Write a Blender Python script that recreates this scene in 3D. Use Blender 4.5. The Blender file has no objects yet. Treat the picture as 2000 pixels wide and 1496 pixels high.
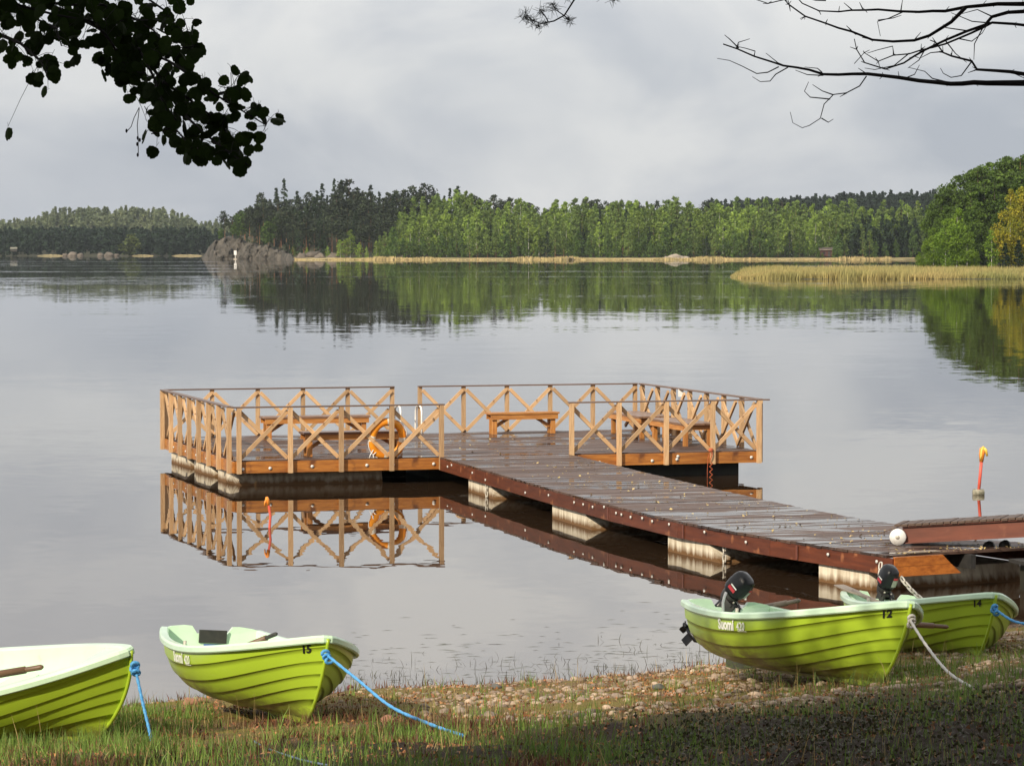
import bpy, math, random
import numpy as np
from mathutils import Vector, Matrix, noise as mnoise

R = math.radians
random.seed(7)
RNG = np.random.default_rng(11)
SC = bpy.context.scene
COL = SC.collection

# ------------------------------------------------------------------ camera, sky, sun, exposure
CAM_H, F, YH = 4.66, 6000.0, 483.0
PITCH = math.atan((748 - YH) / F)
cam_d = bpy.data.cameras.new('camera')
cam_d.sensor_width = 36.0
cam_d.lens = 36.0 * F / 2000.0
cam_d.clip_start = 0.1
cam_d.clip_end = 20000
cam = bpy.data.objects.new('camera', cam_d)
COL.objects.link(cam)
cam.location = (0, 0, CAM_H)
cam.rotation_euler = (math.pi / 2 - PITCH, 0, 0)
SC.camera = cam

SUN_H = Vector((-0.55, -0.835, 0)).normalized()
SUN_EL = R(30)
SUN_DIR = Vector((SUN_H.x * math.cos(SUN_EL), SUN_H.y * math.cos(SUN_EL), math.sin(SUN_EL)))
sun_d = bpy.data.lights.new('sun', 'SUN')
sun_d.energy = 4.9
sun_d.angle = R(0.6)
sun_d.color = (1.0, 0.88, 0.70)
sun = bpy.data.objects.new('sun', sun_d)
COL.objects.link(sun)
sun.rotation_euler = SUN_DIR.to_track_quat('Z', 'Y').to_euler()
sun.location = (-30, -50, 40)

world = bpy.data.worlds.new('World')
SC.world = world
world.use_nodes = True
wt = world.node_tree
wt.nodes.clear()


def wn(kind, **kw):
    n = wt.nodes.new(kind)
    for k, v in kw.items():
        setattr(n, k, v)
    return n


w_out = wn('ShaderNodeOutputWorld')
w_bg = wn('ShaderNodeBackground')
w_bg.inputs['Strength'].default_value = 0.1
w_sky = wn('ShaderNodeTexSky', sky_type='NISHITA', sun_disc=False)
w_sky.sun_elevation = SUN_EL
w_sky.sun_rotation = math.atan2(SUN_H.x, SUN_H.y)
w_co = wn('ShaderNodeTexCoord')
w_map = wn('ShaderNodeMapping')
w_map.inputs['Scale'].default_value = (11, 11, 20)
w_map.inputs['Location'].default_value = (6.48, 3.02, 13.02)
w_n1 = wn('ShaderNodeTexNoise')
w_n1.inputs['Scale'].default_value = 1.0
w_n1.inputs['Detail'].default_value = 5
w_n1.inputs['Roughness'].default_value = 0.5
w_n1.inputs['Distortion'].default_value = 0.35
w_map2 = wn('ShaderNodeMapping')
w_map2.inputs['Scale'].default_value = (4.0, 4.0, 9)
w_map2.inputs['Location'].default_value = (1.45, 10.72, 7.31)
w_n2 = wn('ShaderNodeTexNoise')
w_n2.inputs['Scale'].default_value = 1.0
w_n2.inputs['Detail'].default_value = 2
w_mixn = wn('ShaderNodeMix', data_type='FLOAT')
w_mixn.inputs[0].default_value = 0.38
w_ramp = wn('ShaderNodeValToRGB')
er = w_ramp.color_ramp
er.elements[0].position = 0.40
er.elements[0].color = (4.5, 4.85, 5.5, 1)
er.elements[1].position = 0.60
er.elements[1].color = (7.3, 7.4, 7.5, 1)
e_ = er.elements.new(0.5)
e_.color = (5.7, 5.95, 6.4, 1)
w_mix = wn('ShaderNodeMix', data_type='RGBA')
w_mix.inputs[0].default_value = 0.94
L = wt.links.new
L(w_co.outputs['Generated'], w_map.inputs['Vector'])
L(w_co.outputs['Generated'], w_map2.inputs['Vector'])
L(w_map.outputs[0], w_n1.inputs['Vector'])
L(w_map2.outputs[0], w_n2.inputs['Vector'])
L(w_n1.outputs['Fac'], w_mixn.inputs[2])
L(w_n2.outputs['Fac'], w_mixn.inputs[3])
L(w_mixn.outputs[0], w_ramp.inputs[0])
# the overcast brightens from the horizon towards the zenith
w_sep = wn('ShaderNodeSeparateXYZ')
w_alt = wn('ShaderNodeMapRange')
w_alt.inputs[1].default_value = 0.06
w_alt.inputs[2].default_value = 0.17
w_arp = wn('ShaderNodeMix', data_type='RGBA')
w_arp.inputs[6].default_value = (1, 1, 1, 1)
w_arp.inputs[7].default_value = (1.75, 1.66, 1.52, 1)
w_sc = wn('ShaderNodeVectorMath', operation='MULTIPLY')
L(w_co.outputs['Generated'], w_sep.inputs[0])
L(w_sep.outputs[2], w_alt.inputs[0])
L(w_alt.outputs[0], w_arp.inputs[0])
L(w_ramp.outputs[0], w_sc.inputs[0])
L(w_arp.outputs[2], w_sc.inputs[1])
L(w_sky.outputs[0], w_mix.inputs[6])
L(w_sc.outputs[0], w_mix.inputs[7])
L(w_mix.outputs[2], w_bg.inputs['Color'])
L(w_bg.outputs[0], w_out.inputs['Surface'])

SC.view_settings.view_transform = 'Standard'
SC.view_settings.look = 'None'
SC.view_settings.gamma = 1.0
SC.view_settings.use_curve_mapping = False
SC.view_settings.exposure = 0.0
SC.cycles.max_bounces = 8
SC.cycles.diffuse_bounces = 3
SC.cycles.glossy_bounces = 4
SC.cycles.transparent_max_bounces = 8
SC.cycles.caustics_reflective = False
SC.cycles.caustics_refractive = False

# ------------------------------------------------------------------ helpers
_fw = Vector((0, math.cos(PITCH), -math.sin(PITCH)))
_up = Vector((0, math.sin(PITCH), math.cos(PITCH)))


def ray(px, py):
    return Vector(((px - 1000) / F, 0, 0)) + _up * ((748 - py) / F) + _fw


def at_z(px, py, z):
    d = ray(px, py)
    return Vector((0, 0, CAM_H)) + d * ((z - CAM_H) / d.z)


def at_y(px, py, Y):
    d = ray(px, py)
    return Vector((0, 0, CAM_H)) + d * (Y / d.y)


def smooth(a, b, x):
    t = min(1, max(0, (x - a) / (b - a)))
    return t * t * (3 - 2 * t)


def lerp(a, b, t):
    return a + (b - a) * t


def pick(xs, ys, x):
    return float(np.interp(x, xs, ys))


def fbm(x, y, z=0.0, oct=4):
    s, a, f = 0.0, 0.5, 1.0
    for _ in range(oct):
        s += a * mnoise.noise(Vector((x * f, y * f, z * f)))
        a *= 0.5
        f *= 2.03
    return s


class MB:
    """collects shapes into one mesh"""

    def __init__(self):
        self.v, self.f, self.m, self.sm = [], [], [], []

    def add(self, vs, fs, mi=0, smooth_=False):
        o = len(self.v)
        self.v.extend([tuple(p) for p in vs])
        for f in fs:
            self.f.append([i + o for i in f])
            self.m.append(mi)
            self.sm.append(smooth_)
        return self

    def hexa(self, p, mi=0):
        """p: 4 bottom corners (ccw from above), 4 top corners"""
        return self.add(p, [(3, 2, 1, 0), (4, 5, 6, 7), (0, 1, 5, 4), (1, 2, 6, 5), (2, 3, 7, 6), (3, 0, 4, 7)], mi)

    def box(self, c, s, M=None, mi=0):
        c = Vector(c)
        hx, hy, hz = s[0] / 2, s[1] / 2, s[2] / 2
        p = [Vector(q) for q in ((-hx, -hy, -hz), (hx, -hy, -hz), (hx, hy, -hz), (-hx, hy, -hz),
                                 (-hx, -hy, hz), (hx, -hy, hz), (hx, hy, hz), (-hx, hy, hz))]
        if M is not None:
            p = [M @ q for q in p]
        return self.hexa([q + c for q in p], mi)

    def beam(self, p0, p1, w, h, mi=0, up=(0, 0, 1)):
        p0, p1 = Vector(p0), Vector(p1)
        M = frame(p1 - p0, up)
        return self.box((p0 + p1) / 2, ((p1 - p0).length, w, h), M, mi)

    def tube(self, pts, rad, n=6, mi=0, caps=True):
        pts = [Vector(p) for p in pts]
        if not hasattr(rad, '__len__'):
            rad = [rad] * len(pts)
        vs, fs = [], []
        prev = None
        for i, p in enumerate(pts):
            d = (pts[min(i + 1, len(pts) - 1)] - pts[max(i - 1, 0)])
            if d.length < 1e-9:
                d = Vector((0, 0, 1))
            d.normalize()
            if prev is None:
                a = d.orthogonal().normalized()
            else:
                a = prev - d * prev.dot(d)
                a = a.normalized() if a.length > 1e-6 else d.orthogonal().normalized()
            prev = a
            b = d.cross(a)
            for k in range(n):
                t = 2 * math.pi * k / n
                vs.append(p + (a * math.cos(t) + b * math.sin(t)) * rad[i])
        for i in range(len(pts) - 1):
            for k in range(n):
                k2 = (k + 1) % n
                fs.append((i * n + k, i * n + k2, (i + 1) * n + k2, (i + 1) * n + k))
        if caps:
            fs.append(tuple(range(n - 1, -1, -1)))
            fs.append(tuple((len(pts) - 1) * n + k for k in range(n)))
        return self.add(vs, fs, mi, True)

    def disc(self, c, nrm, r, th, n=10, mi=0):
        nrm = Vector(nrm).normalized()
        c = Vector(c)
        return self.tube([c, c + nrm * th], r, n, mi)

    def grid(self, P, mi=0, smooth_=True, closed_u=False):
        """P: list of rows of points"""
        nu, nv = len(P), len(P[0])
        vs = [q for row in P for q in row]
        fs = []
        for i in range(nu - 1 + (1 if closed_u else 0)):
            i2 = (i + 1) % nu
            for j in range(nv - 1):
                fs.append((i * nv + j, i2 * nv + j, i2 * nv + j + 1, i * nv + j + 1))
        return self.add(vs, fs, mi, smooth_)

    def blob(self, c, r, M=None, nu=10, nv=7, mi=0, jit=0.0, seed=0, power=1.0):
        """ellipsoid with optional superellipse power and bumps"""
        c = Vector(c)
        rows = []

        def pw(x):
            return math.copysign(abs(x) ** power, x)
        for i in range(nv + 1):
            th = math.pi * i / nv
            row = []
            for j in range(nu + 1):
                ph = 2 * math.pi * (j % nu) / nu
                d = Vector((pw(math.sin(th)) * pw(math.cos(ph)), pw(math.sin(th)) * pw(math.sin(ph)), pw(math.cos(th))))
                k = 1 + (jit * mnoise.noise(d * 1.3 + Vector((seed * 3.1, seed * 1.7, 0))) if jit else 0)
                q = Vector((d.x * r[0], d.y * r[1], d.z * r[2])) * k
                if M is not None:
                    q = M @ q
                row.append(q + c)
            rows.append(row)
        return self.grid(rows, mi, True)

    def mesh(self, name, mats):
        me = bpy.data.meshes.new(name)
        me.from_pydata(self.v, [], self.f)
        for m in (mats if isinstance(mats, (list, tuple)) else [mats]):
            me.materials.append(m)
        me.polygons.foreach_set('material_index', self.m)
        me.polygons.foreach_set('use_smooth', self.sm)
        me.update()
        return me

    def build(self, name, mats, parent=None, M=None, auto=None):
        me = self.mesh(name, mats)
        if auto:
            me.set_sharp_from_angle(angle=R(auto))
        return link(name, me, parent, M)


def frame(d, up=(0, 0, 1)):
    x = Vector(d).normalized()
    up = Vector(up)
    if abs(x.dot(up)) > 0.995:
        up = Vector((1, 0, 0)) if abs(x.x) < 0.9 else Vector((0, 1, 0))
    y = up.cross(x).normalized()
    z = x.cross(y)
    return Matrix((x, y, z)).transposed()


def link(name, data, parent=None, M=None):
    o = bpy.data.objects.new(name, data)
    COL.objects.link(o)
    if parent is not None:
        o.parent = parent
    if M is not None:
        o.matrix_basis = M
    return o


def np_mesh(name, V, T, mats, mi=None, smooth_=False):
    """triangle mesh from numpy arrays"""
    me = bpy.data.meshes.new(name)
    V = np.ascontiguousarray(V, dtype=np.float32)
    T = np.ascontiguousarray(T, dtype=np.int32)
    me.vertices.add(len(V))
    me.vertices.foreach_set('co', V.ravel())
    me.loops.add(T.size)
    me.loops.foreach_set('vertex_index', T.ravel())
    me.polygons.add(len(T))
    me.polygons.foreach_set('loop_start', np.arange(0, T.size, 3, dtype=np.int32))
    for m in (mats if isinstance(mats, (list, tuple)) else [mats]):
        me.materials.append(m)
    if mi is not None:
        me.polygons.foreach_set('material_index', np.asarray(mi, dtype=np.int32))
    me.polygons.foreach_set('use_smooth', np.full(len(T), smooth_, dtype=bool))
    me.update(calc_edges=True)
    return me


def tag(o, label=None, cat=None, group=None, kind=None):
    if label:
        o['label'] = label
    if cat:
        o['category'] = cat
    if group:
        o['group'] = group
    if kind:
        o['kind'] = kind
    return o


def thing(name, label, cat, M=None, group=None):
    o = link(name, None, None, M)
    o.empty_display_size = 0.2
    return tag(o, label, cat, group)


_cache = {}


def bar(name, p0, p1, w, h, m, parent, up=(0, 0, 1), label=None, cham=0.0):
    """one timber as its own object, long axis = local X, mesh data shared between equal timbers"""
    p0, p1 = Vector(p0), Vector(p1)
    ln = (p1 - p0).length
    key = (name, round(ln, 3), w, h, m.name)
    if key not in _cache:
        mb = MB()
        if cham:
            c = cham
            prof = [(-w / 2 + c, -h / 2), (w / 2 - c, -h / 2), (w / 2, -h / 2 + c), (w / 2, h / 2 - c),
                    (w / 2 - c, h / 2), (-w / 2 + c, h / 2), (-w / 2, h / 2 - c), (-w / 2, -h / 2 + c)]
            vs = [(-ln / 2, y, z) for y, z in prof] + [(ln / 2, y, z) for y, z in prof]
            fs = [(k, (k + 1) % 8, 8 + (k + 1) % 8, 8 + k) for k in range(8)] + [tuple(range(7, -1, -1)), tuple(range(8, 16))]
            fs = [tuple(reversed(f)) if False else f for f in fs]
            mb.add(vs, fs)
        else:
            mb.box((0, 0, 0), (ln, w, h))
        _cache[key] = mb.mesh(name, m)
    M = Matrix.Translation((p0 + p1) / 2) @ frame(p1 - p0, up).to_4x4()
    o = link(name, _cache[key], parent, M)
    if label:
        o['label'] = label
    return o


# ------------------------------------------------------------------ materials
def nm(name):
    m = bpy.data.materials.new(name)
    m.use_nodes = True
    nt = m.node_tree
    b = nt.nodes['Principled BSDF']
    return m, nt, b


def nmat(name, c1, c2, scale=4.0, rough=0.6, stretch=(1, 1, 1), detail=4, bump=0.0, bump_d=0.01, rough2=None, island=0.0, objrand=0.0,
         spec=0.5, c3=None, s3=1.5, t3=(0.5, 0.65), coords='Object', lo=0.35, hi=0.65, trans=0.0, coat=0.0, stretch3=None):
    """two colours mixed by noise, an optional third in larger patches, brightness varied per island and per object"""
    m, nt, b = nm(name)
    N, K = nt.nodes.new, nt.links.new
    co = N('ShaderNodeTexCoord')
    mp = N('ShaderNodeMapping')
    mp.inputs['Scale'].default_value = stretch
    K(co.outputs[coords], mp.inputs['Vector'])
    no = N('ShaderNodeTexNoise')
    no.inputs['Scale'].default_value = scale
    no.inputs['Detail'].default_value = detail
    no.inputs['Roughness'].default_value = 0.6
    src = mp.outputs[0]
    if objrand:
        oi = N('ShaderNodeObjectInfo')
        ad = N('ShaderNodeVectorMath')
        ad.operation = 'MULTIPLY_ADD'
        cb = N('ShaderNodeCombineXYZ')
        for i in range(3):
            K(oi.outputs['Random'], cb.inputs[i])
        K(cb.outputs[0], ad.inputs[0])
        ad.inputs[1].default_value = (37, 19, 53)
        K(mp.outputs[0], ad.inputs[2])
        src = ad.outputs[0]
    K(src, no.inputs['Vector'])
    rp = N('ShaderNodeMapRange')
    rp.inputs[1].default_value = lo
    rp.inputs[2].default_value = hi
    K(no.outputs['Fac'], rp.inputs[0])
    mx = N('ShaderNodeMix')
    mx.data_type = 'RGBA'
    mx.inputs[6].default_value = (*c1, 1)
    mx.inputs[7].default_value = (*c2, 1)
    K(rp.outputs[0], mx.inputs[0])
    col = mx.outputs[2]
    if c3 is not None:
        n3 = N('ShaderNodeTexNoise')
        n3.inputs['Scale'].default_value = s3
        n3.inputs['Detail'].default_value = 5
        if stretch3:
            mp3 = N('ShaderNodeMapping')
            mp3.inputs['Scale'].default_value = stretch3
            K(co.outputs[coords], mp3.inputs['Vector'])
            K(mp3.outputs[0], n3.inputs['Vector'])
        else:
            K(co.outputs[coords], n3.inputs['Vector'])
        r3 = N('ShaderNodeMapRange')
        r3.inputs[1].default_value = t3[0]
        r3.inputs[2].default_value = t3[1]
        K(n3.outputs['Fac'], r3.inputs[0])
        m3 = N('ShaderNodeMix')
        m3.data_type = 'RGBA'
        K(r3.outputs[0], m3.inputs[0])
        K(col, m3.inputs[6])
        m3.inputs[7].default_value = (*c3, 1)
        col = m3.outputs[2]
    rnd = None
    if island:
        g = N('ShaderNodeNewGeometry')
        mr = N('ShaderNodeMapRange')
        mr.inputs[3].default_value = 1 - island
        mr.inputs[4].default_value = 1 + island
        K(g.outputs['Random Per Island'], mr.inputs[0])
        rnd = mr.outputs[0]
    if objrand:
        mr = N('ShaderNodeMapRange')
        mr.inputs[3].default_value = 1 - objrand
        mr.inputs[4].default_value = 1 + objrand
        K(oi.outputs['Random'], mr.inputs[0])
        if rnd is None:
            rnd = mr.outputs[0]
        else:
            mm = N('ShaderNodeMath')
            mm.operation = 'MULTIPLY'
            K(rnd, mm.inputs[0])
            K(mr.outputs[0], mm.inputs[1])
            rnd = mm.outputs[0]
    if rnd is not None:
        vm = N('ShaderNodeVectorMath')
        vm.operation = 'SCALE'
        K(col, vm.inputs[0])
        K(rnd, vm.inputs['Scale'])
        col = vm.outputs[0]
    K(col, b.inputs['Base Color'])
    b.inputs['Specular IOR Level'].default_value = spec
    b.inputs['Roughness'].default_value = rough
    b.inputs['Coat Weight'].default_value = coat
    if rough2 is not None:
        rr = N('ShaderNodeMapRange')
        rr.inputs[1].default_value = lo
        rr.inputs[2].default_value = hi
        rr.inputs[3].default_value = rough
        rr.inputs[4].default_value = rough2
        K(no.outputs['Fac'], rr.inputs[0])
        K(rr.outputs[0], b.inputs['Roughness'])
    if bump:
        bp = N('ShaderNodeBump')
        bp.inputs['Strength'].default_value = bump
        bp.inputs['Distance'].default_value = bump_d
        K(no.outputs['Fac'], bp.inputs['Height'])
        K(bp.outputs[0], b.inputs['Normal'])
    if trans:
        out = nt.nodes['Material Output']
        tr = N('ShaderNodeBsdfTranslucent')
        K(col, tr.inputs['Color'])
        ms = N('ShaderNodeMixShader')
        ms.inputs[0].default_value = trans
        K(b.outputs[0], ms.inputs[1])
        K(tr.outputs[0], ms.inputs[2])
        K(ms.outputs[0], out.inputs['Surface'])
    return m


def foliage(name, c1, c2, scale=0.35, island=0.35, objrand=0.18, trans=0.35):
    return nmat(name, c1, c2, scale=scale, rough=0.7, island=island, objrand=objrand, spec=0.2, trans=trans, detail=2)


M_rail = nmat('railing_pine', (0.58, 0.385, 0.21), (0.41, 0.25, 0.13), scale=3, stretch=(1.2, 14, 14), rough=0.5, objrand=0.24,
              bump=0.3, bump_d=0.003, c3=(0.2, 0.1, 0.045), s3=6, t3=(0.66, 0.74))
M_cap = nmat('rail_cap_wood', (0.17, 0.105, 0.075), (0.10, 0.065, 0.05), scale=3, stretch=(1, 14, 14), rough=0.45, objrand=0.15)
M_fascia = nmat('fascia_oiled_pine', (0.46, 0.185, 0.04), (0.27, 0.095, 0.022), scale=2.6, stretch=(0.9, 7, 7), rough=0.35, objrand=0.12,
                c3=(0.14, 0.05, 0.018), s3=3.2, t3=(0.58, 0.72), bump=0.2, bump_d=0.003)
M_walkside = nmat('walkway_fascia', (0.135, 0.038, 0.017), (0.08, 0.023, 0.012), scale=2.2, stretch=(0.8, 8, 8), rough=0.5, spec=0.3, objrand=0.15,
                  c3=(0.26, 0.10, 0.045), s3=5, t3=(0.62, 0.72), bump=0.2, bump_d=0.003)
M_endboard = nmat('end_skirt_pine', (0.50, 0.17, 0.035), (0.30, 0.09, 0.02), scale=2.2, stretch=(1.0, 9, 9), rough=0.35, objrand=0.1)


def deck_mat():
    m, nt, b = nm('wet_deck_boards')
    N, K = nt.nodes.new, nt.links.new
    co = N('ShaderNodeTexCoord')
    g = N('ShaderNodeNewGeometry')
    n1 = N('ShaderNodeTexNoise')
    n1.inputs['Scale'].default_value = 1.0
    n1.inputs['Detail'].default_value = 5
    mp = N('ShaderNodeMapping')
    mp.inputs['Scale'].default_value = (0.55, 1.7, 1)
    K(co.outputs['Object'], mp.inputs['Vector'])
    K(mp.outputs[0], n1.inputs['Vector'])
    n2 = N('ShaderNodeTexNoise')
    n2.inputs['Scale'].default_value = 9
    n2.inputs['Detail'].default_value = 4
    K(co.outputs['Object'], n2.inputs['Vector'])
    mx = N('ShaderNodeMix')
    mx.data_type = 'RGBA'
    mx.inputs[6].default_value = (0.075, 0.044, 0.033, 1)
    mx.inputs[7].default_value = (0.125, 0.08, 0.063, 1)
    K(n2.outputs['Fac'], mx.inputs[0])
    mr = N('ShaderNodeMapRange')
    mr.inputs[3].default_value = 0.78
    mr.inputs[4].default_value = 1.22
    K(g.outputs['Random Per Island'], mr.inputs[0])
    vm = N('ShaderNodeVectorMath')
    vm.operation = 'SCALE'
    K(mx.outputs[2], vm.inputs[0])
    K(mr.outputs[0], vm.inputs['Scale'])
    # wet patches: darker and glossy, differing board by board
    ad = N('ShaderNodeMath')
    ad.operation = 'MULTIPLY_ADD'
    K(g.outputs['Random Per Island'], ad.inputs[0])
    ad.inputs[1].default_value = 0.13
    K(n1.outputs['Fac'], ad.inputs[2])
    wet = N('ShaderNodeMapRange')
    wet.inputs[1].default_value = 0.58
    wet.inputs[2].default_value = 0.64
    K(ad.outputs[0], wet.inputs[0])
    dk = N('ShaderNodeMix')
    dk.data_type = 'RGBA'
    K(wet.outputs[0], dk.inputs[0])
    K(vm.outputs[0], dk.inputs[6])
    dk.inputs[7].default_value = (0.045, 0.03, 0.025, 1)
    K(dk.outputs[2], b.inputs['Base Color'])
    ro = N('ShaderNodeMapRange')
    ro.inputs[3].default_value = 0.5
    ro.inputs[4].default_value = 0.07
    K(wet.outputs[0], ro.inputs[0])
    K(ro.outputs[0], b.inputs['Roughness'])
    b.inputs['Specular IOR Level'].default_value = 0.22
    bp = N('ShaderNodeBump')
    bp.inputs['Strength'].default_value = 0.15
    bp.inputs['Distance'].default_value = 0.004
    K(n2.outputs['Fac'], bp.inputs['Height'])
    K(bp.outputs[0], b.inputs['Normal'])
    return m


M_deck = deck_mat()
M_bolt = nmat('galvanised_bolt', (0.75, 0.74, 0.7), (0.55, 0.53, 0.5), scale=40, rough=0.4)
M_chain = nmat('galvanised_chain', (0.6, 0.58, 0.52), (0.4, 0.36, 0.3), scale=30, rough=0.4)
M_bench = nmat('bench_pine', (0.52, 0.24, 0.065), (0.34, 0.13, 0.035), scale=2.5, stretch=(1, 9, 9), rough=0.4, objrand=0.15)
M_seat = nmat('weathered_seat', (0.24, 0.14, 0.09), (0.15, 0.085, 0.058), scale=3, stretch=(1, 9, 9), rough=0.35, objrand=0.15)
M_darkseat = nmat('dark_seat', (0.15, 0.075, 0.045), (0.09, 0.045, 0.03), scale=3, stretch=(1, 9, 9), rough=0.35, objrand=0.15)


def float_mat():
    """pale concrete with a rusty-brown tide mark (stain tied to the height above the water)"""
    m, nt, b = nm('float_concrete')
    N, K = nt.nodes.new, nt.links.new
    co = N('ShaderNodeTexCoord')
    mp = N('ShaderNodeMapping')
    mp.inputs['Scale'].default_value = (5, 5, 0.7)
    K(co.outputs['Object'], mp.inputs['Vector'])
    n = N('ShaderNodeTexNoise')
    n.inputs['Scale'].default_value = 2.2
    n.inputs['Detail'].default_value = 5
    K(mp.outputs[0], n.inputs['Vector'])
    mx = N('ShaderNodeMix')
    mx.data_type = 'RGBA'
    mx.inputs[6].default_value = (0.74, 0.67, 0.53, 1)
    mx.inputs[7].default_value = (0.47, 0.39, 0.28, 1)
    r = N('ShaderNodeMapRange')
    r.inputs[1].default_value = 0.42
    r.inputs[2].default_value = 0.68
    K(n.outputs['Fac'], r.inputs[0])
    K(r.outputs[0], mx.inputs[0])
    sp = N('ShaderNodeSeparateXYZ')
    K(co.outputs['Object'], sp.inputs[0])
    nz = N('ShaderNodeMath')
    nz.operation = 'MULTIPLY_ADD'
    K(n.outputs['Fac'], nz.inputs[0])
    nz.inputs[1].default_value = -0.16
    K(sp.outputs[2], nz.inputs[2])
    rz = N('ShaderNodeMapRange')
    rz.inputs[1].default_value = 0.055
    rz.inputs[2].default_value = -0.045
    K(nz.outputs[0], rz.inputs[0])
    m2 = N('ShaderNodeMix')
    m2.data_type = 'RGBA'
    K(rz.outputs[0], m2.inputs[0])
    K(mx.outputs[2], m2.inputs[6])
    m2.inputs[7].default_value = (0.15, 0.075, 0.025, 1)
    K(m2.outputs[2], b.inputs['Base Color'])
    b.inputs['Roughness'].default_value = 0.8
    return m


M_float = float_mat()
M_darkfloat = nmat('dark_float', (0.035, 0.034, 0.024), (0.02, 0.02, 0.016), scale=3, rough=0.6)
M_steel = nmat('red_oxide_steel', (0.17, 0.05, 0.028), (0.11, 0.033, 0.02), scale=2, stretch=(0.6, 5, 5), rough=0.45, c3=(0.24, 0.09, 0.05), s3=3, t3=(0.6, 0.75))
M_gangdeck = nmat('gangway_tread', (0.10, 0.06, 0.04), (0.06, 0.035, 0.025), scale=5, rough=0.6)
M_white = nmat('white_plastic', (0.85, 0.84, 0.82), (0.7, 0.69, 0.66), scale=8, rough=0.4)
M_black = nmat('black_plastic', (0.008, 0.009, 0.012), (0.013, 0.013, 0.016), scale=8, rough=0.3, spec=0.35)
M_rubber = nmat('black_rubber', (0.02, 0.02, 0.02), (0.035, 0.033, 0.03), scale=12, rough=0.6)
M_red = nmat('red_decal', (0.45, 0.03, 0.04), (0.38, 0.025, 0.035), scale=5, rough=0.3)
M_greydecal = nmat('grey_decal', (0.42, 0.42, 0.36), (0.3, 0.3, 0.27), scale=30, rough=0.35)
M_yellow = nmat('yellow_decal', (0.75, 0.55, 0.08), (0.65, 0.45, 0.06), scale=10, rough=0.4)
M_blueplate = nmat('blue_label', (0.10, 0.17, 0.50), (0.13, 0.2, 0.55), scale=10, rough=0.4)
M_buoy = nmat('orange_lifebuoy', (0.92, 0.36, 0.025), (0.85, 0.28, 0.018), scale=5, rough=0.4)
M_buoyband = nmat('reflective_band', (0.85, 0.82, 0.7), (0.75, 0.7, 0.6), scale=10, rough=0.35)
M_pink = nmat('pink_pole', (0.75, 0.13, 0.08), (0.62, 0.09, 0.06), scale=6, rough=0.5)
M_orange = nmat('orange_tape', (0.88, 0.25, 0.03), (0.8, 0.33, 0.05), scale=20, rough=0.5)
M_yeltape = nmat('yellow_tape', (0.85, 0.62, 0.12), (0.8, 0.5, 0.08), scale=20, rough=0.5)
M_orangerope = nmat('orange_rope', (0.48, 0.11, 0.04), (0.36, 0.08, 0.03), scale=40, rough=0.7)
M_bluerope = nmat('blue_rope', (0.06, 0.28, 0.62), (0.10, 0.38, 0.72), scale=60, rough=0.6, lo=0.45, hi=0.55)
M_whiterope = nmat('white_rope', (0.62, 0.6, 0.55), (0.42, 0.4, 0.37), scale=60, rough=0.7)
M_oar = nmat('oar_wood', (0.17, 0.095, 0.05), (0.10, 0.055, 0.032), scale=3, stretch=(1, 12, 12), rough=0.5, objrand=0.1)
M_oargrey = nmat('grey_oar_wood', (0.30, 0.25, 0.20), (0.19, 0.155, 0.125), scale=3, stretch=(1, 12, 12), rough=0.6)
M_textwhite = nmat('white_lettering', (0.85, 0.87, 0.8), (0.8, 0.82, 0.76), scale=10, rough=0.4)
M_textblack = nmat('black_lettering', (0.01, 0.01, 0.01), (0.015, 0.015, 0.015), scale=10, rough=0.4)
M_mint = nmat('mint_gelcoat', (0.60, 0.80, 0.60), (0.54, 0.74, 0.54), scale=3, rough=0.25, coat=0.2,
              c3=(0.48, 0.6, 0.42), s3=6, t3=(0.66, 0.8))


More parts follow.
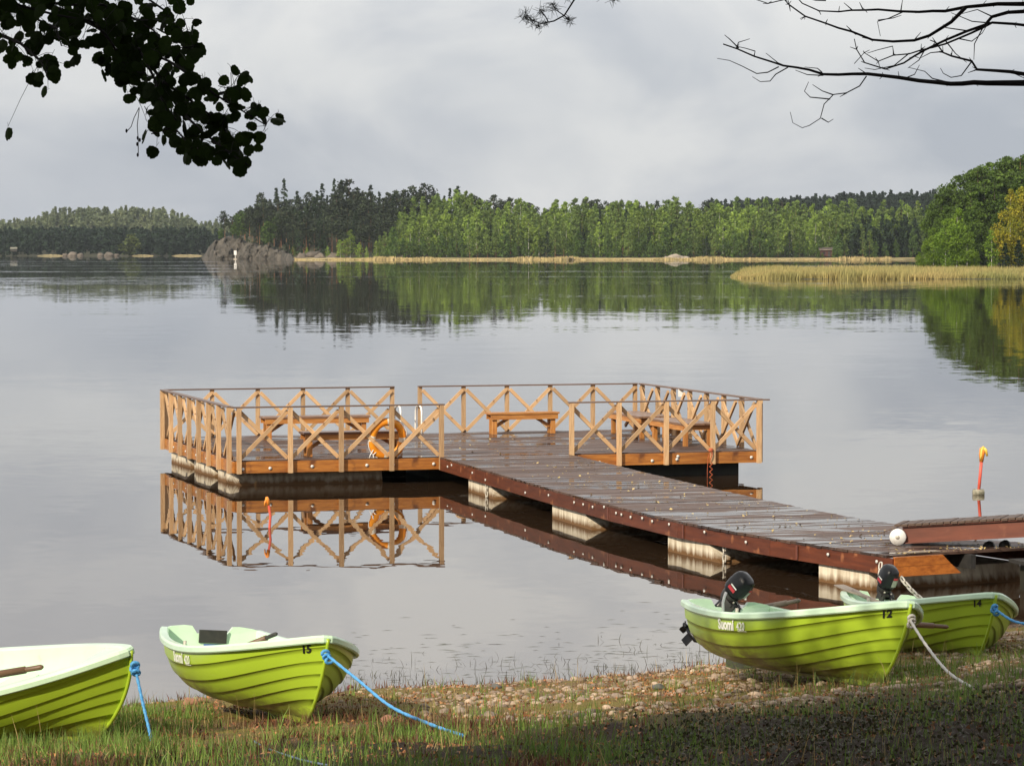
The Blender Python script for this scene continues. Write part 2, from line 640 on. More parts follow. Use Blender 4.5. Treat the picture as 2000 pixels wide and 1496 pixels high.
def hull_mat():
    m, nt, b = nm('lime_gelcoat')
    N, K = nt.nodes.new, nt.links.new
    co = N('ShaderNodeTexCoord')
    oi = N('ShaderNodeObjectInfo')
    n = N('ShaderNodeTexNoise')
    n.inputs['Scale'].default_value = 1.3
    n.inputs['Detail'].default_value = 3
    K(co.outputs['Object'], n.inputs['Vector'])
    mx = N('ShaderNodeMix')
    mx.data_type = 'RGBA'
    mx.inputs[6].default_value = (0.40, 0.56, 0.04, 1)
    mx.inputs[7].default_value = (0.31, 0.45, 0.03, 1)
    K(n.outputs['Fac'], mx.inputs[0])
    # grime and algae low on the hull, scuffs along it
    mp = N('ShaderNodeMapping')
    mp.inputs['Scale'].default_value = (2.2, 2.2, 9)
    K(co.outputs['Object'], mp.inputs['Vector'])
    n2 = N('ShaderNodeTexNoise')
    n2.inputs['Scale'].default_value = 1.6
    n2.inputs['Detail'].default_value = 7
    n2.inputs['Roughness'].default_value = 0.7
    K(mp.outputs[0], n2.inputs['Vector'])
    sp = N('ShaderNodeSeparateXYZ')
    K(co.outputs['Object'], sp.inputs[0])
    # waterline grime: strongest aft, from z 0.04 to 0.2
    ax = N('ShaderNodeMapRange')
    ax.inputs[1].default_value = 3.0
    ax.inputs[2].default_value = 0.6
    ax.inputs[3].default_value = 0.0
    ax.inputs[4].default_value = 0.13
    K(sp.outputs[0], ax.inputs[0])
    hz = N('ShaderNodeMath')
    hz.operation = 'SUBTRACT'
    K(sp.outputs[2], hz.inputs[0])
    K(ax.outputs[0], hz.inputs[1])
    gz = N('ShaderNodeMapRange')
    gz.inputs[1].default_value = 0.20
    gz.inputs[2].default_value = 0.05
    K(hz.outputs[0], gz.inputs[0])
    mu = N('ShaderNodeMath')
    mu.operation = 'MULTIPLY'
    r2 = N('ShaderNodeMapRange')
    r2.inputs[1].default_value = 0.38
    r2.inputs[2].default_value = 0.54
    r2.inputs[4].default_value = 0.85
    K(n2.outputs['Fac'], r2.inputs[0])
    K(gz.outputs[0], mu.inputs[0])
    K(r2.outputs[0], mu.inputs[1])
    m2 = N('ShaderNodeMix')
    m2.data_type = 'RGBA'
    K(mu.outputs[0], m2.inputs[0])
    K(mx.outputs[2], m2.inputs[6])
    m2.inputs[7].default_value = (0.13, 0.11, 0.035, 1)
    mp3 = N('ShaderNodeMapping')
    mp3.inputs['Scale'].default_value = (1.2, 1.2, 45)
    K(co.outputs['Object'], mp3.inputs['Vector'])
    n3 = N('ShaderNodeTexNoise')
    n3.inputs['Scale'].default_value = 2.0
    n3.inputs['Detail'].default_value = 4
    K(mp3.outputs[0], n3.inputs['Vector'])
    r3 = N('ShaderNodeMapRange')
    r3.inputs[1].default_value = 0.72
    r3.inputs[2].default_value = 0.76
    r3.inputs[4].default_value = 0.35
    K(n3.outputs['Fac'], r3.inputs[0])
    m3 = N('ShaderNodeMix')
    m3.data_type = 'RGBA'
    K(r3.outputs[0], m3.inputs[0])
    K(m2.outputs[2], m3.inputs[6])
    m3.inputs[7].default_value = (0.5, 0.6, 0.2, 1)
    K(m3.outputs[2], b.inputs['Base Color'])
    b.inputs['Roughness'].default_value = 0.28
    b.inputs['Specular IOR Level'].default_value = 0.45
    return m


M_hull = hull_mat()


def water_mat():
    m, nt, b = nm('lake_water')
    N, K = nt.nodes.new, nt.links.new
    g = N('ShaderNodeNewGeometry')

    def noise(scale, st, det=2):
        mp = N('ShaderNodeMapping')
        mp.inputs['Scale'].default_value = st
        K(g.outputs['Position'], mp.inputs['Vector'])
        n = N('ShaderNodeTexNoise')
        n.inputs['Scale'].default_value = scale
        n.inputs['Detail'].default_value = det
        n.inputs['Roughness'].default_value = 0.5
        K(mp.outputs[0], n.inputs['Vector'])
        return n

    na = noise(2.6, (0.8, 1.0, 1))
    nb = noise(0.45, (0.6, 1.0, 1))
    ncat = noise(1.0, (0.006, 0.022, 1), 3)      # patches of breeze
    nf = noise(1.0, (0.004, 0.016, 1), 4)

    def centred(n, amp):
        s = N('ShaderNodeVectorMath')
        s.operation = 'SUBTRACT'
        K(n.outputs['Color'], s.inputs[0])
        s.inputs[1].default_value = (0.5, 0.5, 0.5)
        q = N('ShaderNodeVectorMath')
        q.operation = 'MULTIPLY'
        K(s.outputs[0], q.inputs[0])
        q.inputs[1].default_value = amp
        return q.outputs[0]

    va = centred(na, (0.009, 0.013, 0))
    vb = centred(nb, (0.004, 0.011, 0))
    sm = N('ShaderNodeVectorMath')
    sm.operation = 'ADD'
    K(va, sm.inputs[0])
    K(vb, sm.inputs[1])
    # breeze: the lanes far out are ruffled
    sp = N('ShaderNodeSeparateXYZ')
    K(g.outputs['Position'], sp.inputs[0])
    far = N('ShaderNodeMapRange')
    far.inputs[1].default_value = 260
    far.inputs[2].default_value = 600
    K(sp.outputs[1], far.inputs[0])
    rf = N('ShaderNodeMapRange')
    rf.inputs[1].default_value = 0.47
    rf.inputs[2].default_value = 0.62
    K(nf.outputs['Fac'], rf.inputs[0])
    mu = N('ShaderNodeMath')
    mu.operation = 'MULTIPLY'
    K(far.outputs[0], mu.inputs[0])
    K(rf.outputs[0], mu.inputs[1])
    rc = N('ShaderNodeMapRange')
    rc.inputs[1].default_value = 0.4
    rc.inputs[2].default_value = 0.65
    rc.inputs[3].default_value = 0.35
    rc.inputs[4].default_value = 1.25
    K(ncat.outputs['Fac'], rc.inputs[0])
    am = N('ShaderNodeMath')
    am.operation = 'MULTIPLY_ADD'
    K(mu.outputs[0], am.inputs[0])
    am.inputs[1].default_value = 7.0
    K(rc.outputs[0], am.inputs[2])
    sc = N('ShaderNodeVectorMath')
    sc.operation = 'SCALE'
    K(sm.outputs[0], sc.inputs[0])
    K(am.outputs[0], sc.inputs['Scale'])
    up = N('ShaderNodeVectorMath')
    up.operation = 'ADD'
    K(sc.outputs[0], up.inputs[0])
    up.inputs[1].default_value = (0, 0, 1)
    nrm = N('ShaderNodeVectorMath')
    nrm.operation = 'NORMALIZE'
    K(up.outputs[0], nrm.inputs[0])
    K(nrm.outputs[0], b.inputs['Normal'])
    b.inputs['Base Color'].default_value = (0.035, 0.021, 0.012, 1)
    b.inputs['Roughness'].default_value = 0.0
    b.inputs['IOR'].default_value = 1.45
    b.inputs['Specular IOR Level'].default_value = 0.5
    return m


M_water = water_mat()
M_far_land = nmat('far_forest_floor', (0.07, 0.065, 0.03), (0.035, 0.04, 0.018), scale=0.05, rough=0.9)
M_beach = nmat('pale_shore_grass', (0.42, 0.32, 0.15), (0.30, 0.25, 0.11), scale=0.3, rough=0.9, island=0.3)
M_reed = nmat('ripe_reeds', (0.46, 0.35, 0.14), (0.27, 0.27, 0.09), scale=0.06, rough=0.8, island=0.3, trans=0.3)
M_cliff = nmat('cliff_rock', (0.12, 0.105, 0.085), (0.03, 0.027, 0.023), scale=0.3, stretch=(1, 1, 0.55), rough=0.85, bump=1.0, bump_d=1.2, detail=8,
               c3=(0.05, 0.045, 0.035), s3=0.3, t3=(0.52, 0.62))
M_boulder = nmat('pale_boulder', (0.42, 0.36, 0.29), (0.25, 0.21, 0.165), scale=0.5, rough=0.85, objrand=0.2)
M_farrock = nmat('grey_shore_rock', (0.15, 0.125, 0.10), (0.08, 0.068, 0.055), scale=0.5, rough=0.85, objrand=0.2)
M_bark = nmat('bark', (0.075, 0.055, 0.042), (0.04, 0.03, 0.024), scale=8, stretch=(1, 1, 0.2), rough=0.9, bump=0.6, bump_d=0.02)
M_pinebark = nmat('pine_bark', (0.24, 0.12, 0.06), (0.15, 0.075, 0.045), scale=2, rough=0.9)
M_birchbark = nmat('birch_bark', (0.62, 0.6, 0.55), (0.4, 0.38, 0.34), scale=2.5, stretch=(1, 1, 2), rough=0.8, c3=(0.06, 0.055, 0.05), s3=2, t3=(0.6, 0.66))
M_deadwood = nmat('dead_branch', (0.035, 0.03, 0.03), (0.022, 0.02, 0.02), scale=10, rough=0.8)
M_alder = nmat('alder_leaf', (0.035, 0.065, 0.012), (0.022, 0.04, 0.009), scale=20, rough=0.7, spec=0.15, objrand=0.4, trans=0.3)
M_crown = foliage('shade_tree_foliage', (0.05, 0.075, 0.02), (0.03, 0.05, 0.012), trans=0.08)
M_needle = nmat('pine_needle', (0.05, 0.06, 0.025), (0.035, 0.045, 0.02), scale=10, rough=0.5)

F_birch = foliage('birch_foliage', (0.25, 0.34, 0.06), (0.15, 0.23, 0.045), island=0.28, objrand=0.3)
F_birch2 = foliage('aspen_foliage', (0.115, 0.19, 0.04), (0.07, 0.125, 0.03), island=0.28)
F_pine = foliage('pine_foliage', (0.042, 0.058, 0.028), (0.026, 0.037, 0.019), trans=0.15)
F_spruce = foliage('spruce_foliage', (0.030, 0.055, 0.022), (0.018, 0.034, 0.015), trans=0.15)
F_young = foliage('young_pine_foliage', (0.20, 0.28, 0.07), (0.115, 0.175, 0.045), island=0.28)
F_far = foliage('distant_spruce_foliage', (0.022, 0.040, 0.022), (0.014, 0.026, 0.016), trans=0.1, scale=0.03)
F_farpale = foliage('distant_birch_foliage', (0.165, 0.19, 0.10), (0.10, 0.13, 0.07), scale=0.03)  # paler foliage colour for the wood on the far hill
F_near = foliage('peninsula_pine_foliage', (0.115, 0.185, 0.032), (0.06, 0.105, 0.02), trans=0.3, scale=0.5)
F_nearbirch = foliage('peninsula_birch_foliage', (0.18, 0.28, 0.03), (0.11, 0.19, 0.022))
F_gold = foliage('golden_birch_foliage', (0.46, 0.37, 0.03), (0.24, 0.28, 0.03), scale=0.3)

# ------------------------------------------------------------------ lake, sky is the world
SHX = [-40, -12, -6, -3.8, -2.6, -1.34, 0.55, 1.69, 2.3, 3.4, 4.4, 6, 8, 12, 40]
SHY = [29, 30.3, 30.9, 31.25, 31.7, 32.2, 32.85, 33.7, 34.1, 35.0, 35.8, 37.6, 39.4, 42.5, 52]


def shore_y(x):
    return pick(SHX, SHY, x) + 0.22 * mnoise.noise(Vector((x * 1.1, 3.3, 0))) + 0.08 * mnoise.noise(Vector((x * 4.1, 7.3, 0)))


def ground_z(x, y):
    d = shore_y(x) - y
    if d < 0:
        z = 0.07 * d
    else:
        z = 0.1 * d if d < 12 else 1.2 + 0.085 * (d - 12)
        z += 0.02 * smooth(0, 0.5, d)
    w = smooth(-0.4, 1.2, d)
    z += w * (0.09 * fbm(x * 0.55, y * 0.55, 1.0, 3) + 0.03 * fbm(x * 2.1, y * 2.1, 5.0, 3))
    # a hummocky bank in the nearest metres, higher to the right
    z += 0.10 * smooth(8.0, 10.5, d + 0.25 * max(0, x)) * (0.6 + fbm(x * 0.9, y * 0.9, 9.0, 3))
    return z


mb = MB()
ys = [-60, 0, 12, 20, 30, 36, 45, 60, 100, 200, 400, 800, 1200, 1800, 2500]
xs = [-900, -300, -100, -30, -8, 0, 8, 30, 100, 300, 900]
mb.grid([[Vector((x, y, 0)) for x in xs] for y in ys])
lake = mb.build('lake_water', M_water)
for p in lake.data.polygons:
    p.flip() if False else None
if lake.data.polygons[0].normal.z < 0:
    lake.data.flip_normals()
tag(lake, 'calm grey lake mirroring the clouds and the far forest', 'lake', kind='structure')

# ------------------------------------------------------------------ near shore ground
gx = np.concatenate([np.linspace(-60, -10, 14)[:-1], np.linspace(-10, -6, 12)[:-1], np.linspace(-6, 7.5, 170)[:-1], np.linspace(7.5, 14, 16)[:-1], np.linspace(14, 60, 12)])
gy = np.concatenate([np.linspace(-40, 14, 24)[:-1], np.linspace(14, 20, 20)[:-1], np.linspace(20, 36.5, 190)[:-1], np.linspace(36.5, 46, 24)[:-1], np.linspace(46, 60, 8)])
mb = MB()
mb.grid([[Vector((x, y, ground_z(x, y))) for x in gx] for y in gy])


def ground_mat():
    m, nt, b = nm('shore_soil')
    N, K = nt.nodes.new, nt.links.new
    g = N('ShaderNodeNewGeometry')

    def noise(scale, det=5, ro=0.6):
        n = N('ShaderNodeTexNoise')
        n.inputs['Scale'].default_value = scale
        n.inputs['Detail'].default_value = det
        n.inputs['Roughness'].default_value = ro
        K(g.outputs['Position'], n.inputs['Vector'])
        return n

    def ramp(n, a, c):
        r = N('ShaderNodeMapRange')
        r.inputs[1].default_value = a
        r.inputs[2].default_value = c
        K(n.outputs['Fac'], r.inputs[0])
        return r.outputs[0]

    def mix(f, a, c):
        q = N('ShaderNodeMix')
        q.data_type = 'RGBA'
        K(f, q.inputs[0])
        for i, s in ((6, a), (7, c)):
            if isinstance(s, tuple):
                q.inputs[i].default_value = (*s, 1)
            else:
                K(s, q.inputs[i])
        return q.outputs[2]

    fine, med, big, grit = noise(28, 6, 0.7), noise(5), noise(0.9), noise(70, 3)
    soil = mix(ramp(fine, 0.35, 0.65), (0.24, 0.16, 0.085), (0.10, 0.06, 0.033))
    moss = mix(ramp(fine, 0.3, 0.7), (0.25, 0.19, 0.045), (0.14, 0.12, 0.03))
    c = mix(ramp(big, 0.42, 0.56), soil, moss)
    c = mix(ramp(med, 0.56, 0.68), c, (0.13, 0.05, 0.025))
    c = mix(ramp(grit, 0.62, 0.68), c, (0.36, 0.27, 0.19))
    # humus higher on the bank, the deep shade put into its dark colour
    sp = N('ShaderNodeSeparateXYZ')
    K(g.outputs['Position'], sp.inputs[0])
    bank_shade = N('ShaderNodeMapRange')
    bank_shade.inputs[1].default_value = 0.95
    bank_shade.inputs[2].default_value = 1.25
    K(sp.outputs[2], bank_shade.inputs[0])
    c = mix(bank_shade.outputs[0], c, (0.036, 0.022, 0.013))
    # wet dark margin at the water
    sp = N('ShaderNodeSeparateXYZ')
    K(g.outputs['Position'], sp.inputs[0])
    wz = N('ShaderNodeMapRange')
    wz.inputs[1].default_value = 0.10
    wz.inputs[2].default_value = 0.02
    K(sp.outputs[2], wz.inputs[0])
    c = mix(wz.outputs[0], c, (0.06, 0.034, 0.022))
    K(c, b.inputs['Base Color'])
    b.inputs['Roughness'].default_value = 0.9
    b.inputs['Specular IOR Level'].default_value = 0.2
    bp = N('ShaderNodeBump')
    bp.inputs['Strength'].default_value = 1.0
    bp.inputs['Distance'].default_value = 0.03
    K(fine.outputs['Fac'], bp.inputs['Height'])
    K(bp.outputs[0], b.inputs['Normal'])
    return m


ground = mb.build('shore_ground', ground_mat())
if ground.data.polygons[len(ground.data.polygons) // 2].normal.z < 0:
    ground.data.flip_normals()
tag(ground, 'sloping shore of moss, soil and gravel under the boats', 'shore', kind='structure')


# ------------------------------------------------------------------ trees: generators
def leaf_cards(P, size, rng, flat=0.0, sizes=None):
    """a triangle of random orientation at every point"""
    n = len(P)
    a = rng.normal(size=(n, 3))
    a[:, 2] *= (1 - flat)
    a /= np.linalg.norm(a, axis=1)[:, None]
    b = rng.normal(size=(n, 3))
    b[:, 2] *= (1 - flat)
    b -= a * np.sum(a * b, axis=1)[:, None]
    b /= np.linalg.norm(b, axis=1)[:, None] + 1e-9
    s = (size * rng.uniform(0.6, 1.4, n) if sizes is None else sizes)[:, None]
    V = np.stack([P + a * s, P - a * s * 0.5 + b * s * 0.8, P - a * s * 0.5 - b * s * 0.8], axis=1).reshape(-1, 3)
    return V, np.arange(3 * n).reshape(-1, 3)


def crown_points(kind, H, rng, n):
    """points through a crown of a tree of height H, base at 0"""
    out = []
    if kind == 'spruce':
        h0 = H * rng.uniform(0.04, 0.12)
        nl = int(H * 1.1)
        for i in range(nl):
            t = (i + rng.uniform(0, 1)) / nl
            z = h0 + (H - h0) * t
            r = H * 0.17 * (1 - t) ** 0.85 + 0.12
            nb = 5 if t < 0.6 else 4
            for _ in range(nb):
                ph = rng.uniform(0, 6.283)
                rr = r * rng.uniform(0.75, 1.1)
                k = max(2, int(n / (nl * nb)))
                z = h0 + (H - h0) * min(0.99, (i + rng.uniform(-0.3, 1.3)) / nl)
                q = rng.uniform(0.15, 1, k) ** 0.7
                x, y = np.cos(ph) * rr * q, np.sin(ph) * rr * q
                zz = z - 0.32 * rr * q + rng.normal(0, 0.16, k)
                out.append(np.stack([x + rng.normal(0, .16, k), y + rng.normal(0, .16, k), zz], 1))
        k = 8
        out.append(np.stack([rng.normal(0, .08, k), rng.normal(0, .08, k), H - rng.uniform(0, .9, k)], 1))
    else:
        if kind == 'pine':
            h0, rm, nb = H * rng.uniform(0.35, 0.5), H * 0.15, 16
        elif kind == 'young':
            h0, rm, nb = H * rng.uniform(0.05, 0.14), H * 0.165, 26
        else:
            h0, rm, nb = H * rng.uniform(0.04, 0.12), H * 0.19, 26
        for i in range(nb):
            t = (i + rng.uniform(0, 1)) / nb
            if kind == 'pine':
                prof = (0.55 + 0.75 * t) * (1 - t ** 7) + 0.3
            elif kind == 'young':
                prof = 0.95 * (1 - t) ** 0.6 + 0.12
            else:
                prof = math.sin(math.pi * min(1, 0.15 + 0.85 * t) ** 0.8) ** 0.7 + 0.1
            ph = rng.uniform(0, 6.283)
            off = rm * prof * rng.uniform(0.35, 0.85)
            br = rm * prof * rng.uniform(0.4, 0.7) + 0.3
            if kind == 'pine':
                t *= 0.95
            c = np.array([math.cos(ph) * off, math.sin(ph) * off, h0 + (H - h0 - br * 0.5) * t])
            k = max(3, n // nb)
            d = rng.normal(size=(k, 3))
            d /= np.linalg.norm(d, axis=1)[:, None]
            rad = br * rng.uniform(0.35, 1.05, k)[:, None]
            q = d * rad
            q[:, 2] *= 0.62 if kind == 'pine' else 0.85
            out.append(c + q)
    return np.concatenate(out)


def trunk_mb(H, r0, rng, n=6, top=0.93, limbs=0, h0=0.3):
    m = MB()
    lean = rng.normal(0, 0.012, 2)
    pts = [Vector((lean[0] * H * t * t + 0.02 * H * 0.1 * rng.normal(), lean[1] * H * t * t, H * t)) for t in np.linspace(-0.02, top, 7)]
    m.tube(pts, [r0 * (1 - 0.85 * t) for t in np.linspace(0, 1, 7)], n)
    for i in range(limbs):
        t = rng.uniform(h0, 0.85)
        ph = rng.uniform(0, 6.283)
        ln = H * 0.14 * (1.1 - t * 0.6) * rng.uniform(0.7, 1.1)
        b = Vector((lean[0] * H * t * t, lean[1] * H * t * t, H * t))
        e = b + Vector((math.cos(ph) * ln, math.sin(ph) * ln, ln * rng.uniform(0.0, 0.5)))
        m.tube([b, (b + e) / 2 + Vector((0, 0, 0.05 * ln)), e], [r0 * 0.3 * (1.1 - t), r0 * 0.2 * (1.1 - t), r0 * 0.06], 4)
    return m


def merged_tree(name, kind, H, n, size, fm, bm, seed, r0=0.16):
    """trunk and crown in one mesh, for trees too far off to show their parts"""
    rng = np.random.default_rng(seed)
    P = crown_points(kind, H, rng, n)
    V, T = leaf_cards(P, size, rng, flat=0.35 if kind in ('pine', 'spruce', 'young') else 0.1)
    tm = trunk_mb(H, r0, rng, n=5)
    tv = np.array(tm.v)
    tt = []
    for f in tm.f:
        for k in range(1, len(f) - 1):
            tt.append((f[0], f[k], f[k + 1]))
    tt = np.array(tt) + len(V)
    mi = np.concatenate([np.zeros(len(T)), np.ones(len(tt))])
    return np_mesh(name, np.concatenate([V, tv]), np.concatenate([T, tt]), [fm, bm], mi)


def place(me, name, loc, sc, rz, label, cat, group):
    o = link(name, me, None, Matrix.Translation(loc) @ Matrix.Rotation(rz, 4, 'Z') @ Matrix.Diagonal((sc[0], sc[1], sc[2], 1)))
    return tag(o, label, cat, group)


P_birch = [merged_tree('birch_tree', 'birch', 15, 820, 0.42, F_birch, M_birchbark, 100 + i) for i in range(5)]
P_aspen = [merged_tree('aspen_tree', 'birch', 12, 760, 0.40, F_birch2, M_bark, 120 + i) for i in range(4)]
P_young = [merged_tree('young_pine_tree', 'young', 16, 860, 0.40, F_young, M_pinebark, 140 + i) for i in range(5)]
P_pine = [merged_tree('pine_tree', 'pine', 17, 680, 0.46, F_pine, M_pinebark, 160 + i) for i in range(6)]
P_spruce = [merged_tree('spruce_tree', 'spruce', 17, 620, 0.42, F_spruce, M_bark, 180 + i) for i in range(5)]


# ------------------------------------------------------------------ far land
def main_shore(x):
    # lake edge of the wooded shore opposite, metres from the camera
    return pick([-130, -116, -90, -78, -50, 60, 125, 170, 400], [1330, 1215, 1190, 1128, 1118, 1116, 1122, 1160, 1250], x)


def main_z(x, y):
    d = y - main_shore(x)
    if d < 0:
        return max(-2.0, 0.05 * d)
    z = 0.35 + 0.012 * d if d < 10 else 0.47 + 0.07 * (d - 10)
    z = min(z, 9 + 0.01 * d)
    k = smooth(-79, -96, x) * smooth(-140, -112, x)
    z = max(z, k * 7.5 * smooth(14, 34, d)) if k > 0 else z
    k2 = smooth(-122, -100, x) * smooth(20, -30, x)
    z += k2 * 5.5 * smooth(20, 90, d)
    z += 1.2 * fbm(x * 0.03, y * 0.03, 2, 3) * smooth(5, 40, d)
    return z - 22 * smooth(-116, -124, x)


mb = MB()
fx = np.linspace(-140, 420, 140)
fy = np.concatenate([np.linspace(1085, 1300, 70), np.linspace(1310, 1500, 14)])
mb.grid([[Vector((x, y, main_z(x, y))) for x in fx] for y in fy])
o = mb.build('far_shore_terrain', M_far_land)
if o.data.polygons[500].normal.z < 0:
    o.data.flip_normals()
tag(o, 'wooded shore across the lake, ground under the trees', 'shore', kind='structure')

# pale strip of beach and shore grass along the water's edge
mb = MB()
rows = []
for d, dz in ((-3, 0.03), (0, 0.18), (5, 0.55), (10, 0.75)):
    rows.append([Vector((x, main_shore(x) + d + 1.2 * mnoise.noise(Vector((x * .12, d * .3, 0))), dz + 0.15 * mnoise.noise(Vector((x * .2, d, 4))))) for x in np.linspace(-86, 300, 200)])
mb.grid(rows)
o = mb.build('far_beach', M_beach)
if o.data.polygons[300].normal.z < 0:
    o.data.flip_normals()
tag(o, 'pale sandy strip along the far shore', 'beach', kind='structure')

# reed fringe on the far beach
n = 5200
rx = RNG.uniform(-84, 140, n)
ry = np.array([main_shore(x) for x in rx]) + RNG.uniform(-3.5, 4, n)
h = RNG.uniform(0.45, 1.25, n) * np.clip(0.75 + 0.5 * np.sin(rx * 0.11) + 0.3 * np.sin(rx * 0.37), 0.25, 1.3)
V = np.zeros((n, 3, 3))
w = RNG.uniform(0.15, 0.4, n)
V[:, 0] = np.stack([rx - w, ry, np.full(n, -0.05)], 1)
V[:, 1] = np.stack([rx + w, ry + RNG.uniform(-.3, .3, n), np.full(n, -0.05)], 1)
V[:, 2] = np.stack([rx + RNG.normal(0, .2, n), ry, h], 1)
o = link('shore_reeds', np_mesh('shore_reeds', V.reshape(-1, 3), np.arange(3 * n).reshape(-1, 3), M_beach))
tag(o, 'low fringe of straw coloured reeds on the far shore', 'reeds', kind='stuff')

# cliff at the point
mb = MB()
rows = []
for j, t in enumerate(np.linspace(0, 1, 26)):
    row = []
    for x in np.linspace(-124, -80, 84):
        top = pick([-124, -120.5, -117, -112, -104, -97, -92, -88, -84, -80], [0.5, 4.5, 7.2, 8.6, 7.0, 5.0, 4.8, 3.6, 2.0, 0.5], x)
        yb = pick([-124, -117, -100, -88, -80], [1226, 1207, 1187, 1170, 1130], x)
        z = -0.6 + (top + 0.6) * min(1, t * 1.25)
        back = 7.5 * t ** 1.6 + (10 * (t - 0.8) / 0.2 if t > 0.8 else 0)
        p = Vector((x, yb + back, z))
        q = Vector((x * 0.22, p.y * 0.1, z * 0.30))
        cell = mnoise.cell(Vector((x * 0.42 + z * 0.25, z * 0.30 - x * 0.06, 1.5))) + 0.6 * mnoise.cell(Vector((x * 0.9 - z * 0.2, z * 0.7, 4.5))) - 0.3
        dsp = 1.6 * mnoise.noise(q) + 0.8 * mnoise.noise(q * 2.9) + 0.4 * mnoise.noise(q * 7) + 0.8 * (cell - 0.5)
        row.append(p + Vector((0.3 * dsp, -1.25 * dsp, 0.45 * dsp if t > 0.05 else 0)))
    rows.append(row)
mb.grid(rows, 0, False)
o = mb.build('rock_cliff', M_cliff)
tag(o, 'grey brown rock cliff dropping into the lake below the dark pines', 'cliff', kind='structure')

BR = [(-77.5, 1136, 2.0, 1.7), (-74, 1140, 3, 2.6), (-70.5, 1134, 2.0, 1.4), (-66, 1139, 2.4, 2.0), (60, 1121, 3.6, 1.3), (56.5, 1119, 1.6, 0.8), (63.5, 1122, 1.4, 0.7)]
for i, (x, y, r, h) in enumerate(BR):
    mb = MB()
    mb.blob((0, 0, h * 0.2), (r, r * 0.8, h), None, 12, 8, 0, 0.9, i + 3)
    o = mb.build('boulder', M_farrock if i < 4 else M_boulder, None, Matrix.Translation((x, y, 0.3)))
    if i < 4:
        tag(o, 'pale boulder at the foot of the pines right of the cliff', 'boulder', 'boulders beside the cliff')
    elif i == 4:
        tag(o, 'broad pale rock on the sandy strip of the far shore', 'boulder', 'rocks on the far beach')
    else:
        tag(o, 'small pale rock beside the broad rock on the far shore', 'boulder', 'rocks on the far beach')


def px_x(px, Y):
    return (px - 1000) / F * Y


rng = np.random.default_rng(5)
rest = {k: [] for k in ('pine', 'spruce', 'young', 'birch')}
counts = {}


def grow(kind, px, d, hmul, protos, label, cat, group, wide=1.0):
    """one tree on the far shore, d metres behind the water"""
    Y = 1120 + d
    x = px_x(px, Y)
    Y = main_shore(x) + d
    x = px_x(px, Y)
    z = main_z(x, Y) - 0.2
    s = hmul * rng.uniform(0.82, 1.13)
    zone = ('above the cliff' if px < 560 else 'right of the cliff' if px < 640 else 'left of the bright belt' if px < 742 else 'left end of the belt' if px < 900 else 'left of the grey jetty' if px < 1110 else 'between jetty and pale rock' if px < 1305
            else 'right of the pale rock' if px < 1480 else 'behind the reed bed')
    depth = 'front row' if d < 18 else 'second row' if d < 26 else 'middle rows' if d < 45 else 'back rows'
    label = label + ', ' + depth + ', ' + zone
    w = wide * s * rng.uniform(0.85, 1.2)
    place(random.choice(protos), {'birch': 'birch_tree', 'aspen': 'aspen_tree', 'young': 'young_pine_tree', 'pine': 'pine_tree', 'spruce': 'spruce_tree'}[kind],
          (x, Y, z), (w, w, s), rng.uniform(0, 6.28), label, cat, group)
    counts[kind] = counts.get(kind, 0) + 1


LB = {
    'birch': ('pale birch on the far shore', 'tree', 'birches of the far shore belt'),
    'aspen': ('low bushy tree on the far shore', 'tree', 'bushes at the far forest edge'),
    'young': ('yellow green young pine on the far shore', 'tree', 'young pines of the far shore belt'),
    'pine': ('dark tall pine on the far shore', 'tree', 'dark pines of the far shore'),
    'spruce': ('dark pointed spruce on the far shore', 'tree', 'dark spruces of the far shore'),
}
# belt of light young trees: rows from the front back
for row, (d, hm) in enumerate(((14, 0.80), (21, 0.92), (29, 1.0), (38, 1.08), (48, 1.12), (60, 1.15))):
    px = 742 + row * 10
    while px < 1800:
        k = rng.uniform()
        edge = smooth(735, 850, px)
        hh = hm * (0.62 + 0.38 * edge)
        if px > 1640 and row < 2:
            hh *= 0.85
        if row == 0 and k < 0.5:
            grow('aspen', px, d - rng.uniform(0, 3), rng.uniform(0.45, 0.95), P_aspen, *LB['aspen'])
        elif row < 3 and k > 0.88:
            grow('spruce', px, d - 1, hh * rng.uniform(0.6, 0.95), P_spruce, *LB['spruce'])
        elif k < 0.36:
            grow('birch', px, d, hh * rng.uniform(0.9, 1.1), P_birch, *LB['birch'], wide=0.95)
        else:
            grow('young', px, d, hh, P_young, *LB['young'])
        px += rng.uniform(12, 22) * (1.0 if row < 4 else 1.1)
# dark pines on the left rise and behind the belt
for row, (d, hm) in enumerate(((26, 0.82), (36, 0.9), (48, 0.98), (62, 1.02), (78, 1.05))):
    px = 452 + row * 5
    while px < 980 - row * 12:
        k = rng.uniform()
        hh = hm * (0.62 + 0.38 * smooth(440, 600, px)) * (1.0 - 0.08 * smooth(700, 960, px))
        if px > 760 and row < 3:
            px += 30
            continue
        if k < 0.68:
            grow('pine', px, d, hh * rng.uniform(0.85, 1.15), P_pine, *LB['pine'])
        else:
            grow('spruce', px, d, hh * rng.uniform(0.85, 1.15), P_spruce, *LB['spruce'])
        px += rng.uniform(9, 17)
for px in np.arange(960, 1560, 21):
    grow('pine', px + rng.uniform(-8, 8), 95, 0.92 * rng.uniform(0.9, 1.12), P_pine, *LB['pine'])
for px, s_ in ((1598, 0.3), (1606, 0.22), (1628, 0.33), (1640, 0.3)):
    grow('aspen', px, 9, s_, P_aspen, 'low bush partly hiding the red cabin', 'tree', 'bushes by the red cabin')
